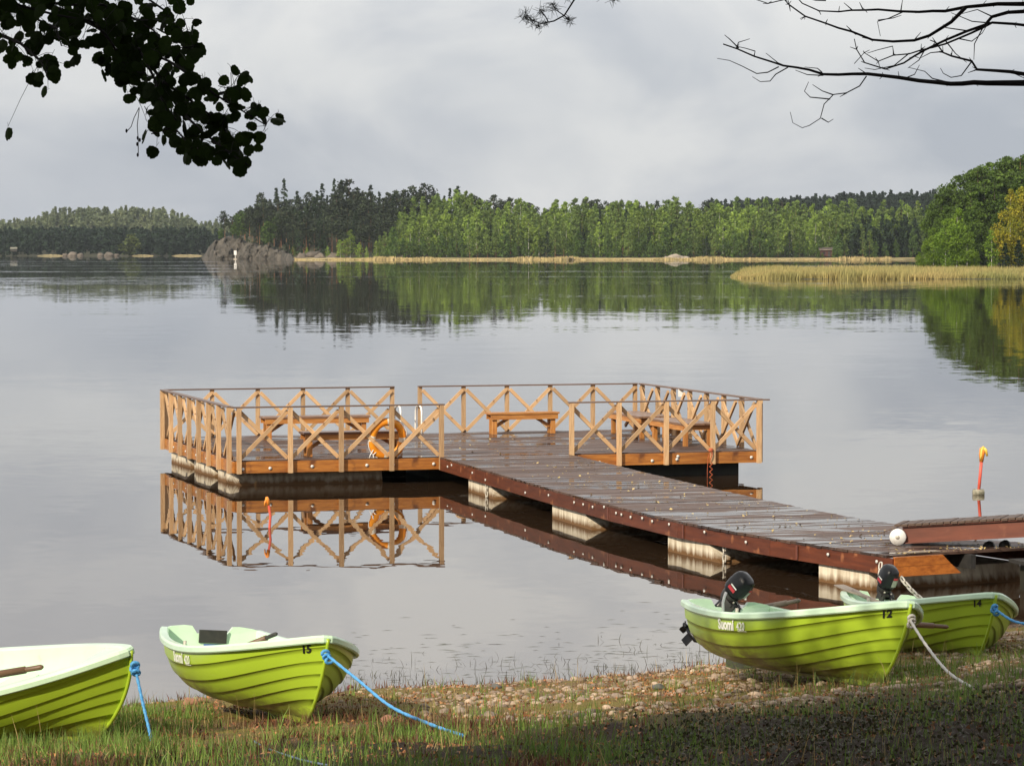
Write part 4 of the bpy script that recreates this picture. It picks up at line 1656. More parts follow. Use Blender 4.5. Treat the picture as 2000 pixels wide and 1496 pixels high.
mb = MB()
s = 0.02
while s < tot - 0.13:
    a, b = edge(s)
    c, d = edge(s + 0.118)
    e = (b - a).normalized()
    o1, o2 = e * random.uniform(0.0, 0.02) - e * 0.03, e * random.uniform(-0.01, 0.01) + e * 0.02
    zt = DZ + random.uniform(-0.004, 0.004)
    p = [c + o1, d + o2, b + o2, a + o1]
    mb.hexa([q + Vector((0, 0, zt - 0.035)) for q in p] + [q + Vector((0, 0, zt)) for q in p])
    s += 0.125
o = mb.build('deck_planks', M_deck, walk)
o['kind'] = 'stuff'

nseg = 7
for i in range(nseg):
    a, c = edge(tot * i / nseg)[0], edge(tot * (i + 1) / nseg)[0]
    g = (c - a).normalized() * 0.003
    bar('fascia_board', a + g + Vector((0, 0, 0.37)), c - g + Vector((0, 0, 0.37)), 0.05, 0.225, M_walkside, walk)
    a, c = edge(tot * i / nseg)[1], edge(tot * (i + 1) / nseg)[1]
    bar('fascia_board', a + g + Vector((0, 0, 0.37)), c - g + Vector((0, 0, 0.37)), 0.05, 0.225, M_walkside, walk)
    a, c = edge(tot * i / nseg), edge(tot * (i + 1) / nseg)
    bar('joist', a[0].lerp(a[1], .5) + g + Vector((0, 0, 0.38)), c[0].lerp(c[1], .5) - g + Vector((0, 0, 0.38)), 0.08, 0.19, M_rubber, walk)
# bolts along the camera side
me = MB().disc((0, 0, 0), (0, 0, 1), 0.024, 0.018, 9).mesh('bolt', M_bolt)
for px, py in ((877, 912), (885, 909), (926, 924), (952, 938), (1030, 963), (1074, 968), (1124, 982), (1142, 986), (1163, 991), (1185, 990), (1206, 1003), (1217, 1006), (1236, 1011), (1258, 1013), (1280, 1019),
               (1312, 1025), (1380, 1040), (1460, 1060), (1626, 1084), (1716, 1098)):
    # nearest point of the fascia face along this column
    best = None
    for s in np.linspace(0, tot, 240):
        q = edge(s)[0] + WO
        ppx = 1000 + q.x / q.y * F
        if best is None or abs(ppx - px) < best[0]:
            best = (abs(ppx - px), s, q)
    q, s = best[2], best[1]
    d = (edge(min(tot, s + .05))[0] - edge(max(0, s - .05))[0]).normalized()
    nrm = Vector((d.y, -d.x, 0))
    z = CAM_H - (py - YH) / F * q.y
    z = min(0.46, max(0.29, z))
    p = q + nrm * 0.024 - WO
    p.z = z
    link('bolt', me, walk, Matrix.Translation(p) @ nrm.to_track_quat('Z', 'Y').to_matrix().to_4x4())
# steel joint straps
for px in (948, 1190, 1340, 1560):
    best = min(((abs(1000 + (edge(s)[0] + WO).x / (edge(s)[0] + WO).y * F - px), s) for s in np.linspace(0, tot, 240)))
    q, s = edge(best[1])[0], best[1]
    d = (edge(min(tot, s + .05))[0] - edge(max(0, s - .05))[0]).normalized()
    nrm = Vector((d.y, -d.x, 0))
    bar('joint_strap', q + nrm * 0.0265 + Vector((0, 0, 0.27)), q + nrm * 0.0265 + Vector((0, 0, 0.47)), 0.05, 0.004, M_steel, walk, up=nrm)

# pontoons under the walkway
for px, py, ln, sl in ((880, 960, 1.75, 0.55), (1067, 1012, 1.95, 0.75), (1306, 1076, 1.5, 0.8), (1622, 1150, 1.15, 0.15)):
    q = at_z(px, py, 0)
    best = min((((edge(s)[0] + WO - q).length, s) for s in np.linspace(0, tot, 240)))
    s = best[1] if px < 1600 else tot - 1.8
    a0, b0 = edge(s)
    a1, b1 = edge(min(tot, s + ln))
    a2 = a1 + (a1 - a0).normalized() * sl
    b2 = b1 + (b1 - b0).normalized() * sl
    i1 = (b0 - a0).normalized() * 0.06
    z = Vector((0, 0, 1))
    p = [a2 + i1 - z * .25, b2 - i1 - z * .25, b0 - i1 - z * .25, a0 + i1 - z * .25, a1 + i1 + z * .255, b1 - i1 + z * .255, b0 - i1 + z * .255, a0 + i1 + z * .255]
    MB().hexa(p).build('pontoon', M_float, walk)

# skirt of two boards closing the shoreward end
a, b = edge(tot)
e = (b - a).normalized()
nrm = Vector((e.y, -e.x, 0))
A = a + nrm * 0.02
for i, (z0, z1, l0, l1) in enumerate(((0.375, 0.505, 0.93, 0.79), (0.24, 0.372, 1.10, 0.935))):
    p = []
    for z, l in ((z0, l0), (z1, l1)):
        p += [A + Vector((0, 0, z)), A + e * l + Vector((0, 0, z)), A + e * l - nrm * 0.045 + Vector((0, 0, z)), A - nrm * 0.045 + Vector((0, 0, z))]
    MB().hexa(p).build('skirt_board', M_endboard, walk)
MB().box((0, 0, 0), (0.5, 0.16, 0.012), frame(e).to_3x3()).build('landing_plate', M_oargrey, walk, Matrix.Translation(a + e * 0.62 - nrm * 0.22 + Vector((0, 0, DZ + 0.012))))

# fallen birch leaves on the deck
n = 420
V = []
rl = np.random.default_rng(3)
for i in range(n):
    s = tot * (1 - rl.uniform(0, 1) ** 2.2 * 0.95) - 0.1
    a, b = edge(max(0.2, s))
    q = a.lerp(b, rl.uniform(0.04, 0.96)) + WO
    V.append((q.x, q.y, DZ + 0.008))
for i in range(60):
    q = PM @ Vector((rl.uniform(4.2, 8), rl.uniform(0.2, 7), 0))
    V.append((q.x, q.y, DZ + 0.008))
P = np.array(V)
n = len(P)
an = rl.uniform(0, 6.28, n)
sz = 0.010 + 0.022 * rl.uniform(0, 1, n) ** 1.6
du = np.stack([np.cos(an), np.sin(an), rl.normal(0.05, 0.25, n)], 1) * sz[:, None]
dv = np.stack([-np.sin(an), np.cos(an), rl.normal(0, 0.3, n)], 1) * sz[:, None] * 0.75
lift = np.array([0, 0, 0.012])
Q = np.stack([P - du, P + dv + lift, P + du + lift * 0.5, P - dv + lift], 1).reshape(-1, 3)
T = np.concatenate([np.stack([np.arange(n) * 4 + i for i in f], 1) for f in ((0, 1, 2), (0, 2, 3))])
o = link('fallen_leaves', np_mesh('fallen_leaves', Q, T, nmat('fallen_leaf', (0.5, 0.4, 0.16), (0.42, 0.3, 0.15), scale=8, rough=0.6, island=0.35, coords='Object')))
tag(o, 'small yellow birch leaves scattered over the wet walkway', 'leaves', kind='stuff')


# chains
def chain(label, p0, p1, sag, ln=0.075, r=0.009, w=0.03):
    p0, p1 = Vector(p0), Vector(p1)
    total = (p1 - p0).length
    n_ = max(2, int(total / (ln * 0.74)))
    t_ = link('chain', None, None, Matrix.Translation(p0))
    tag(t_, label, 'chain')
    # one link, long axis X
    pts = []
    for i in range(13):
        a_ = 2 * math.pi * i / 12
        x_ = math.cos(a_) * w / 2 + math.copysign((ln - w) / 2, math.cos(a_)) if abs(math.cos(a_)) > 1e-6 else 0
        pts.append((x_, math.sin(a_) * w / 2, 0))
    me_ = MB().tube(pts, r, 5, caps=False).mesh('chain_link', M_chain)

    def pos(f):
        q_ = p0.lerp(p1, f)
        q_.z -= sag * 4 * f * (1 - f)
        return q_
    for i in range(n_):
        f0, f1 = i / n_, (i + 1) / n_
        d_ = pos(f1) - pos(f0)
        M_ = Matrix.Translation((pos(f0) + pos(f1)) / 2 - p0) @ frame(d_, (0.3, 1, 0.1)).to_4x4() @ Matrix.Rotation(R(90 * (i % 2) + 20), 4, 'X')
        link('chain_link', me_, t_, M_)
    return t_


q0 = at_y(1414, 1062, 45.3)
chain('chain hanging from the walkway edge above the nearer outboard motor', q0 + Vector((0, -0.12, 0)), at_y(1414, 1150, 45.2), 0.0, 0.11, 0.012, 0.05)
q0 = at_y(950, 930, 57.2)
chain('short chain hanging from the walkway near the platform', q0 + Vector((0, -0.12, 0)), at_y(951, 985, 57.1), 0.0, 0.1, 0.011, 0.045)
q0 = at_y(1718, 1096, 41.2)
chain('short chain on the end corner of the walkway above the second motor', q0 + Vector((0, -0.15, 0)), at_y(1717, 1125, 41.0), 0.0, 0.1, 0.011, 0.045)

# gangway down from the shore, on a white roller
G0, G1 = Vector((5.33, 42.65, 0.77)), Vector((9.6, 41.15, 1.16))
gd = (G1 - G0)
gang = thing('gangway', 'brown steel gangway sloping down onto the end of the walkway', 'gangway', Matrix.Translation(G0))
hv = Vector((gd.x, gd.y, 0)).normalized()
nv = Vector((hv.y, -hv.x, 0))          # towards the camera
gz = gd.normalized()
back = -nv * 0.5
for off in (Vector((0, 0, 0)), back):
    for a_, h_, w_ in ((0.0, 0.014, 0.10), (-0.115, 0.216, 0.012), (-0.23, 0.014, 0.10)):
        bar('flange' if h_ < 0.1 else 'web', off + gz * 0.12 + Vector((0, 0, a_)), off + gd + Vector((0, 0, a_)), w_, h_, M_steel, gang)
n_ = int(gd.length / 0.1)
me = MB().box((0, 0, 0), (0.088, 0.64, 0.03)).mesh('tread_board', M_gangdeck)
for i in range(n_):
    link('tread_board', me, gang, Matrix.Translation(gz * (0.1 * i + 0.05) + back / 2 + Vector((0, 0, 0.024 + random.uniform(-.004, .004)))) @ frame(gd).to_4x4() @ Matrix.Rotation(random.uniform(-.01, .01), 4, 'Z'))
# sloping tip plate
MB().box((0, 0, 0), (0.3, 0.62, 0.012), frame(Vector((1, -0.35, 0.42))).to_3x3()).build('tip_plate', M_gangdeck, gang, Matrix.Translation(gz * -0.10 + back / 2 + Vector((0, 0, -0.045))))
mb = MB().disc((0, 0, 0), nv, 0.115, 0.07, 16)
mb.build('roller', M_white, gang, Matrix.Translation(gz * 0.06 + nv * 0.02 + Vector((0, 0, -0.135))))
MB().disc((0, 0, 0), nv, 0.03, 0.01, 10).build('axle', M_chain, gang, Matrix.Translation(gz * 0.06 + nv * 0.09 + Vector((0, 0, -0.135))))
for dx in (1.28, 1.5):
    MB().disc((0, 0, 0), nv, 0.075, 0.12, 12).build('fender_tyre', M_rubber, gang, Matrix.Translation(gz * dx - nv * 0.3 + Vector((0, 0, -0.36 - 0.0 * dx))))

# dark landing stage beside the walkway end, under the gangway
stg = thing('landing_stage', 'dark low timber landing stage under the gangway', 'jetty', Matrix.Translation((7.6, 41.4, 0)) @ Matrix.Rotation(R(18), 4, 'Z'))
MB().box((1.1, -0.2, 0.40), (3.6, 1.5, 0.05)).build('deck', M_rubber, stg)
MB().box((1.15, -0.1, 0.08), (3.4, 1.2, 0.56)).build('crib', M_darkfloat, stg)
# bank behind: steep earth where the gangway starts
mb = MB()
rows = []
for t in np.linspace(0, 1, 16):
    rows.append([Vector((x, 38.2 + t * 6 + 0.5 * fbm(x, t * 3, 2, 3), -0.3 + 2.0 * smooth(7.0, 9.6, x + 0.5 * fbm(x * .7, t * 4, 8, 3)) * smooth(0, .25, t) * smooth(1.0, .8, t))) for x in np.linspace(6.6, 16, 40)])
mb.grid(rows)
o = mb.build('earth_bank', nmat('dark_earth', (0.06, 0.035, 0.022), (0.03, 0.02, 0.014), scale=3, rough=0.9, bump=1, bump_d=0.08))
if o.data.polygons[300].normal.z < 0:
    o.data.flip_normals()
tag(o, 'dark earth bank at the shore end of the gangway', 'bank', kind='structure')

# marker sticks in the water
q = at_z(523, 1031, 0)
t = thing('marker_stick', 'leaning pink marker stick with orange tip left of the walkway', 'marker', Matrix.Translation(q))
pts = [(0.04, 0, -0.5), (0.03, 0, 0.0), (0.045, 0, 0.2), (0.02, 0, 0.36), (-0.005, 0, 0.44)]
MB().tube(pts, 0.022, 7).build('stick', M_pink, t)
mb = MB().tube([(0.01, 0, 0.38), (-0.01, 0, 0.48), (-0.015, 0, 0.52)], [0.03, 0.036, 0.02], 7)
mb.tube([(-0.02, -0.02, 0.48), (-0.045, -0.03, 0.42), (-0.05, -0.02, 0.36)], [0.02, 0.016, 0.01], 5)
mb.build('tape', M_orange, t)
q = at_z(1911, 966, 0)
t = thing('marker_buoy', 'pink marker pole with orange tip standing in a grey float', 'marker', Matrix.Translation(q))
MB().tube([(0.0, 0, 0.02), (0.03, 0, 0.35), (0.055, 0, 0.66)], 0.03, 8).build('pole', M_pink, t)
mb = MB().tube([(0.05, 0, 0.62), (0.06, 0, 0.76), (0.075, 0, 0.86), (0.09, 0, 0.89)], [0.038, 0.055, 0.06, 0.03], 8)
mb.build('tape', M_orange, t)
mb = MB().tube([(0.09, -0.03, 0.88), (0.13, -0.03, 0.84), (0.155, -0.03, 0.73)], [0.028, 0.03, 0.02], 6)
mb.tube([(0.03, -0.03, 0.66), (0.04, -0.05, 0.74), (0.05, -0.04, 0.85), (0.09, -0.02, 0.91)], [0.02, 0.02, 0.02, 0.02], 6)
mb.build('streamer', M_yeltape, t)
mb = MB().tube([(-0.11, 0, 0.04), (-0.1, 0, 0.04), (0.1, 0, 0.035), (0.11, 0, 0.035)], [0.045, 0.07, 0.07, 0.045], 10)
mb.build('float', nmat('weathered_float', (0.36, 0.33, 0.25), (0.12, 0.12, 0.08), scale=12, rough=0.7), t)

# ------------------------------------------------------------------ boats
LH = 4.2
VB_MID = [0.0, 0.12, 0.24, 0.40, 0.58, 0.78, 1.0]
VB_BOW = [0.0, 0.27, 0.43, 0.57, 0.72, 0.88, 1.0]


def h_b(s):
    x = s * LH
    if x < 1.9:
        return 0.70 - 0.24 * ((1.9 - x) / 1.9) ** 2
    return 0.70 * max(0.0, 1 - ((x - 1.9) / 2.3) ** 2.25) ** 0.9


def h_zg(s):
    return 0.50 + (0.07 * (1 - s / 0.4) ** 2 if s < 0.4 else 0.25 * ((s - 0.4) / 0.6) ** 1.9)


def h_zk(s):
    return 0.07 * (1 - s / 0.4) ** 2 if s < 0.4 else 0.0


def hull(s, v, side, off=0.0):
    def core(vv):
        c = smooth(0.6, 1.0, s)
        th = vv * math.pi / 2
        hz = lerp(1 - math.cos(th), vv, c)
        wy = lerp(math.sin(th) ** 0.8, vv ** 0.8, c) if vv > 0 else 0.0
        zk, zg = h_zk(s), h_zg(s)
        z = zk + (zg - zk) * hz
        y = h_b(s) * wy
        xe = 3.68 + 0.34 * (1 - (1 - hz) ** 2.4) + 0.18 * hz
        return s * xe + (1 - s) * (-0.08 * hz), y, z
    x, y, z = core(v)
    if off:
        e = 0.01
        a, b = core(max(0, v - e)), core(min(1, v + e))
        dy, dz = b[1] - a[1], b[2] - a[2]
        l = math.hypot(dy, dz) + 1e-9
        y += off * dz / l
        z -= off * dy / l
    return Vector((x, side * y, z))


SS = [i / 44 for i in range(45)]


def strake_v(k, f, s):
    c = smooth(0.3, 1.0, s)
    a = lerp(VB_MID[k], VB_BOW[k], c)
    b = lerp(VB_MID[k + 1], VB_BOW[k + 1], c)
    return lerp(a, b, f)


def hull_mesh():
    mb = MB()
    for side in (-1, 1):
        rows = []
        for k in range(6):
            for f in (0.0, 0.03, 0.3, 0.65, 1.0):
                row = []
                for s in SS:
                    fade = smooth(0.985, 0.90, s)
                    d = 0.012 * (1 - f) * fade if k > 0 else 0.0
                    row.append(hull(s, strake_v(k, f, s), side, d))
                rows.append(row)
        if side == 1:
            rows = rows[::-1]
        mb.grid(rows, 0, True)
    return mb.mesh('hull', M_hull)


def transom_pts(v0=0.0, inset=0.0, n=9):
    p = []
    for v in np.linspace(1, v0, n):
        p.append(hull(0, v, 1, -inset))
    for v in np.linspace(v0, 1, n)[1:]:
        p.append(hull(0, v, -1, -inset))
    return p


def transom_mesh(mat_):
    """board closing the stern with a notch for the motor, two raised shoulders"""
    out = transom_pts()
    zt = h_zg(0)
    top = [(-0.40, 0.02), (-0.27, 0.035), (-0.20, 0.03), (-0.15, -0.04), (0.15, -0.04), (0.20, 0.03), (0.27, 0.035), (0.40, 0.02)]
    poly = [Vector((p.x, p.y, p.z)) for p in out] + [Vector((-0.08, y, zt + z)) for y, z in top]
    m = MB()
    n = len(poly)
    m.add([p + Vector((-0.004, 0, 0)) for p in poly] + [p + Vector((0.05, 0, 0)) for p in poly],
          [tuple(range(n)), tuple(range(2 * n - 1, n - 1, -1))] + [(i, n + i, n + (i + 1) % n, (i + 1) % n) for i in range(n)])
    return m.mesh('transom', mat_)


def gunwale_mesh():
    m = MB()
    prof = [(0.030, -0.055), (0.040, -0.045), (0.040, -0.008), (0.026, 0.010), (-0.030, 0.010), (-0.045, -0.004), (-0.045, -0.03), (0.0, -0.035), (0.012, -0.055)]
    pts, nrm = [], []
    ss = [0.0] + [i / 60 for i in range(1, 60)] + [0.992]
    path = [(s, 1) for s in ss] + [(s, -1) for s in ss[::-1]]
    P = [hull(s, 1, sd) for s, sd in path]
    n = len(P)
    rows = []
    for i, p in enumerate(P):
        d = P[min(n - 1, i + 1)] - P[max(0, i - 1)]
        d.z = 0
        d.normalize()
        out = Vector((d.y, -d.x, 0))          # travelling aft->bow on port: outward is to the left of travel
        if out.y * (1 if path[i][1] > 0 else -1) < 0:
            out = -out
        if path[i][0] > 0.985:
            out = Vector((1, out.y * 0.3, 0)).normalized()
        rows.append([p + out * a + Vector((0, 0, b)) for a, b in prof + [prof[0]]])
    m.grid(rows, 0, False)
    # stern caps
    m.add(rows[0][:-1], [tuple(range(len(prof)))])
    m.add(rows[-1][:-1], [tuple(range(len(prof) - 1, -1, -1))])
    # small foredeck inside the bow
    port = [hull(s, 1, 1) for s in (0.90, 0.93, 0.96, 0.985)]
    stb = [hull(s, 1, -1) for s in (0.90, 0.93, 0.96, 0.985)]
    m.grid([[p + Vector((0, 0, -0.004)) for p in port], [p + Vector((0, 0, -0.004)) for p in stb]])
    return m.mesh('gunwale', M_mint)


def liner_mesh():
    m = MB()
    v0 = 0.42
    vs = np.linspace(v0, 1, 9)
    ss = np.linspace(0.012, 0.975, 40)
    rows = []
    for v in vs[::-1]:
        rows.append([hull(s, v, 1, -0.045) for s in ss])
    for v in vs:
        rows.append([hull(s, v, -1, -0.045) for s in ss])
    m.grid(rows, 0, True)
    return m.mesh('liner', M_mint)


def seat_mesh(x0, x1, z, drop):
    """moulded thwart: top and front faces shaped to the hull side"""
    m = MB()
    rows = []
    for x, zz in ((x0, z - drop), (x0, z), (x1, z), (x1, z - drop)):
        s = min(0.98, x / 4.1)
        vlo, vhi = 0.0, 1.0
        for _ in range(24):
            vm_ = (vlo + vhi) / 2
            if hull(s, vm_, 1).z < zz:
                vlo = vm_
            else:
                vhi = vm_
        b = hull(s, vlo, 1, -0.038).y - 0.03
        rows.append([Vector((x, lerp(-b, b, f), zz)) for f in (0, 0.5, 1)])
    m.grid(rows, 0, False)
    return m.mesh('thwart', M_mint)


def keel_mesh():
    m = MB()
    P0, P1 = [], []
    xs_ = np.linspace(0.02, 3.66, 18)
    for x in xs_:
        s = x / 3.68
        zb = h_zk(s) + 0.02
        d = 0.05 + 0.09 * smooth(0.9, 0.1, x)
        P0.append((x, zb))
        P1.append((x, zb - d))
    rows = []
    for sy, P in ((-0.022, P0), (-0.014, P1), (0.014, P1), (0.022, P0)):
        rows.append([Vector((x, sy, z)) for x, z in P])
    m.grid(rows, 0, False)
    m.add([rows[0][0], rows[1][0], rows[2][0], rows[3][0]], [(0, 1, 2, 3)])
    m.add([rows[0][-1], rows[1][-1], rows[2][-1], rows[3][-1]], [(3, 2, 1, 0)])
    # stem band
    st = [hull(1.0, v, 1) + Vector((0.012, 0, 0)) for v in np.linspace(0.0, 0.97, 16)]
    m.tube([Vector((3.5, 0, 0.0))] + st, 0.016, 6)
    return m.mesh('keel', M_hull)


ME_hull, ME_gun, ME_liner, ME_keel = hull_mesh(), gunwale_mesh(), liner_mesh(), keel_mesh()
ME_tr = transom_mesh(M_mint)
ME_seats = [seat_mesh(0.03, 0.52, 0.36, 0.25), seat_mesh(1.30, 1.62, 0.34, 0.22), seat_mesh(2.55, 2.80, 0.36, 0.22), seat_mesh(3.35, 3.9, 0.50, 0.3)]


def letters(name, text, s0, v0, size, side, parent, m, squeeze=1.0, bold=0.0):
    """flat print laid onto the hull side, reading aft to bow on the starboard side"""
    cu = bpy.data.curves.new(name, 'FONT')
    cu.body = text
    cu.size = size
    cu.offset = bold
    cu.resolution_u = 3
    tmp = bpy.data.objects.new(name, cu)
    COL.objects.link(tmp)
    bpy.context.view_layer.update()
    dg = bpy.context.evaluated_depsgraph_get()
    me = bpy.data.meshes.new_from_object(tmp.evaluated_get(dg))
    bpy.data.objects.remove(tmp)
    # anchor and local axes on the hull
    o_ = hull(s0, v0, side, 0.0)
    for v in me.vertices:
        ds = v.co.x * squeeze / 4.0
        gl = 0.77 if s0 < 0.6 else 0.68
        vv = v0 + v.co.y / gl
        k = next(k for k in range(6) if vv <= strake_v(k, 1.0, s0 + ds) + 1e-6 or k == 5)
        lo, hi = strake_v(k, 0, s0 + ds), strake_v(k, 1, s0 + ds)
        f = (vv - lo) / (hi - lo)
        v.co = hull(s0 + ds, vv, side, 0.012 * (1 - f) * smooth(0.985, 0.90, s0 + ds) + 0.010)
    me.materials.clear()
    me.materials.append(m)
    return link(name, me, parent)


LG = (0.362, 1.2)


def boat(label, foot, alpha, pitch, roll, number=None, logo=True, plate=False):
    """foot: where the forefoot of the keel rests"""
    M = (Matrix.Translation(foot) @ Matrix.Rotation(R(alpha) - math.pi / 2, 4, 'Z') @ Matrix.Rotation(R(-pitch), 4, 'Y') @ Matrix.Rotation(R(roll), 4, 'X')
         @ Matrix.Translation((-3.55, 0, 0.03)))
    t = thing('rowing_boat', label, 'boat', M, 'lime green rowing boats on the shore')
    hl = link('hull', ME_hull, t)
    link('gunwale', ME_gun, t)
    link('liner', ME_liner, t)
    link('keel', ME_keel, t)
    trm = link('transom', ME_tr, t)
    for me_ in ME_seats:
        link('thwart', me_, t)
    # rowlock sockets and bow ring
    for sd in (-1, 1):
        p = hull(0.47, 1, sd)
        MB().tube([p + Vector((0, 0, 0.0)), p + Vector((0, 0, 0.05))], 0.016, 7).build('rowlock', M_chain, t)
    p = hull(1.0, 0.80, 1)
    ring_pts = [p + Vector((0.03 + 0.022 * math.cos(a), 0, 0.022 * math.sin(a))) for a in np.linspace(0, 6.283, 11)]
    MB().tube(ring_pts, 0.006, 5, caps=False).build('bow_ring', M_chain, t)
    if logo:
        letters('lettering', 'Suomi', LG[0], 0.812, 0.132, -1, hl, M_textwhite, LG[1], 0.005)
        letters('lettering', '420', LG[0] + 0.096 * LG[1], 0.812, 0.10, -1, hl, M_textwhite, LG[1], 0.002)
        m_ = MB()
        m_.add([hull(s_, v_, -1, 0.019) for s_, v_ in ((LG[0] + 0.1 * LG[1], 0.796), (LG[0] + 0.14 * LG[1], 0.796), (LG[0] + 0.14 * LG[1], 0.802), (LG[0] + 0.1 * LG[1], 0.802))], [(0, 1, 2, 3)])
        m_.build('lettering', M_textwhite, hl)
    if number:
        letters('number', number, 0.948, 0.83, 0.085, -1, hl, M_textblack, 1.1, 0.003)
    if plate:
        z = h_zg(0)
        MB().box((0.0, 0, z - 0.065), (0.02, 0.27, 0.125)).build('motor_pad', M_rubber, trm)
        MB().box((-0.009, 0, z - 0.19), (0.012, 0.17, 0.10)).build('label_plate', M_blueplate, trm)
    return t, M


def gpt(px, py):
    """point of the ground seen at a pixel"""
    d = ray(px, py)
    lo_, hi_ = 15.0, 40.0
    for _ in range(40):
        mid = (lo_ + hi_) / 2
        p_ = Vector((0, 0, CAM_H)) + d * (mid / d.y)
        if p_.z > ground_z(p_.x, p_.y):
            lo_ = mid
        else:
            hi_ = mid
    return p_


f15 = gpt(592, 1413)
B15, MB15 = boat('lime green boat with mint interior and black number 15 at its bow', f15, 18.5, 3.6, -4.5, '15', True, True)
f12 = gpt(1706, 1341)
B12, MB12 = boat('lime green boat numbered 12 carrying a black motor and white rope', f12, 17.5, 4.2, -6, '12', True)
f14 = at_y(1896, 1303, 31.0)
B14, MB14 = boat('lime green boat numbered 14 behind another, gangway end above it', f14, 8, 4.4, -6, '14', False)
f13 = gpt(166, 1447)
B13, MB13 = boat('lime green boat cut by the left edge, tilted to show its interior', f13, 60, 4.5, 13, None, False)


# outboard motors, tilted up on the transoms
def motor(label, MBt, tilt, steer=0):
    zt = h_zg(0) - 0.04
    M = MBt @ Matrix.Translation((-0.06, 0, zt + 0.05)) @ Matrix.Rotation(R(steer), 4, 'Z') @ Matrix.Rotation(R(tilt), 4, 'Y') @ Matrix.Scale(0.86, 4)
    t = thing('outboard_motor', label, 'motor', M, 'outboard motors')
    # cowling: rounded block above the pivot, x forward
    rows = []
    prof = [(0.10, 0.72), (0.12, 0.88), (0.17, 0.99), (0.24, 1.0), (0.31, 0.97), (0.365, 0.86), (0.395, 0.6), (0.405, 0.2)]
    for z, k in prof:
        row = []
        for i in range(21):
            a = 2 * math.pi * i / 20
            cx, sy = math.cos(a), math.sin(a)
            e = 0.72
            row.append(Vector((-0.05 + 0.14 * k * math.copysign(abs(cx) ** e, cx) + 0.02 * (z - 0.3), 0.112 * k * math.copysign(abs(sy) ** e, sy), z)))
        rows.append(row)
    m = MB().grid(rows)
    m.add(rows[-1][:-1], [tuple(range(20))])
    m.build('cowling', M_black, t)
    rows = []
    for z, k in ((-0.03, 0.45), (0.0, 0.62), (0.06, 0.74), (0.098, 0.74)):
        rows.append([Vector((-0.05 + 0.15 * k * math.cos(a), 0.125 * k * math.sin(a), z)) for a in np.linspace(0, 2 * math.pi, 17)])
    m = MB().grid(rows)
    m.add(rows[0][:-1], [tuple(range(15, -1, -1))])
    m.build('lower_cowl', M_rubber, t)
    # decals on the front (towards the bow) and starboard flank
    m = MB()
    for (y0, y1, z0, z1, dx, mi) in ((0.0, 0.075, 0.17, 0.27, 0.0, 0), (0.002, 0.072, 0.275, 0.305, 0.0, 1)):
        m.grid([[Vector((-0.05 + 0.14 + 0.02 * (z - 0.3) + 0.004 - 0.5 * (abs(y) / 0.125) ** 3 * 0.1 - (0.006 if z > 0.29 else 0), y, z)) for y in np.linspace(y0, y1, 5)] for z in np.linspace(z0, z1, 4)], mi, False)
    m.build('front_label', [M_greydecal, M_red], t)
    m = MB()
    for (x0, x1, z0, z1, mi) in ((-0.10, 0.01, 0.165, 0.205, 0), (-0.09, 0.01, 0.215, 0.232, 1)):
        m.grid([[Vector((x, -0.1155, z)) for x in np.linspace(x0, x1, 3)] for z in (z0, z1)], mi, False)
    m.build('side_stripe', [M_red, M_white], t)
    # clamp bracket, tiller
    m = MB()
    for sy in (-0.07, 0.07):
        m.box((0.05, sy, -0.05), (0.17, 0.025, 0.20))
        m.tube([(0.13, sy, -0.06), (0.2, sy, -0.06)], 0.012, 6)
        m.box((0.205, sy, -0.06), (0.012, 0.02, 0.08))
    m.box((0.03, 0, 0.035), (0.13, 0.2, 0.03))
    m.build('clamp_bracket', M_rubber, t)
    m = MB().tube([(0.04, 0.03, 0.05), (0.14, 0.05, 0.02), (0.2, 0.06, -0.05)], [0.022, 0.018, 0.022], 8)
    m.build('tiller', M_black, t)
    # bright screws on the face
    m = MB()
    for y, z in ((-0.045, 0.07), (0.06, 0.05), (0.0, 0.03)):
        m.disc((0.06, y, z), (1, 0, 0), 0.014, 0.012, 8)
    m.build('screw', M_chain, t)
    # leg and gearcase below, propeller at the back
    m = MB()
    m.tube([(-0.06, 0, 0), (-0.07, 0, -0.27), (-0.07, 0, -0.58)], [0.05, 0.04, 0.035], 8)
    m.box((-0.10, 0, -0.5), (0.2, 0.11, 0.012))
    m.tube([(0.06, 0, -0.62), (0.03, 0, -0.62), (-0.08, 0, -0.62), (-0.15, 0, -0.62)], [0.01, 0.035, 0.04, 0.028], 10)
    m.box((-0.06, 0, -0.70), (0.10, 0.012, 0.14))
    m.build('leg', M_black, t)
    m = MB()
    m.tube([(-0.15, 0, -0.62), (-0.22, 0, -0.62), (-0.24, 0, -0.62)], [0.028, 0.026, 0.012], 9)
    for k in range(3):
        a = 2 * math.pi * k / 3 + 0.5
        rr = []
        for f in np.linspace(0, 1, 5):
            r = 0.022 + 0.068 * f
            wdt = 0.75 * math.sin(math.pi * (0.2 + 0.72 * f))
            rr.append([Vector((-0.185 + 0.03 * q, math.cos(a + q * wdt * 0.75) * r, -0.62 + math.sin(a + q * wdt * 0.75) * r)) for q in (-1, 0, 1)])
        m.grid(rr, 0, True)
    m.build('propeller', M_black, t)
    return t


motor('black outboard motor on the nearer of the two motor boats', MB12, 44, 36)
motor('black outboard motor on the boat next to the gangway', MB14, 28, 15)


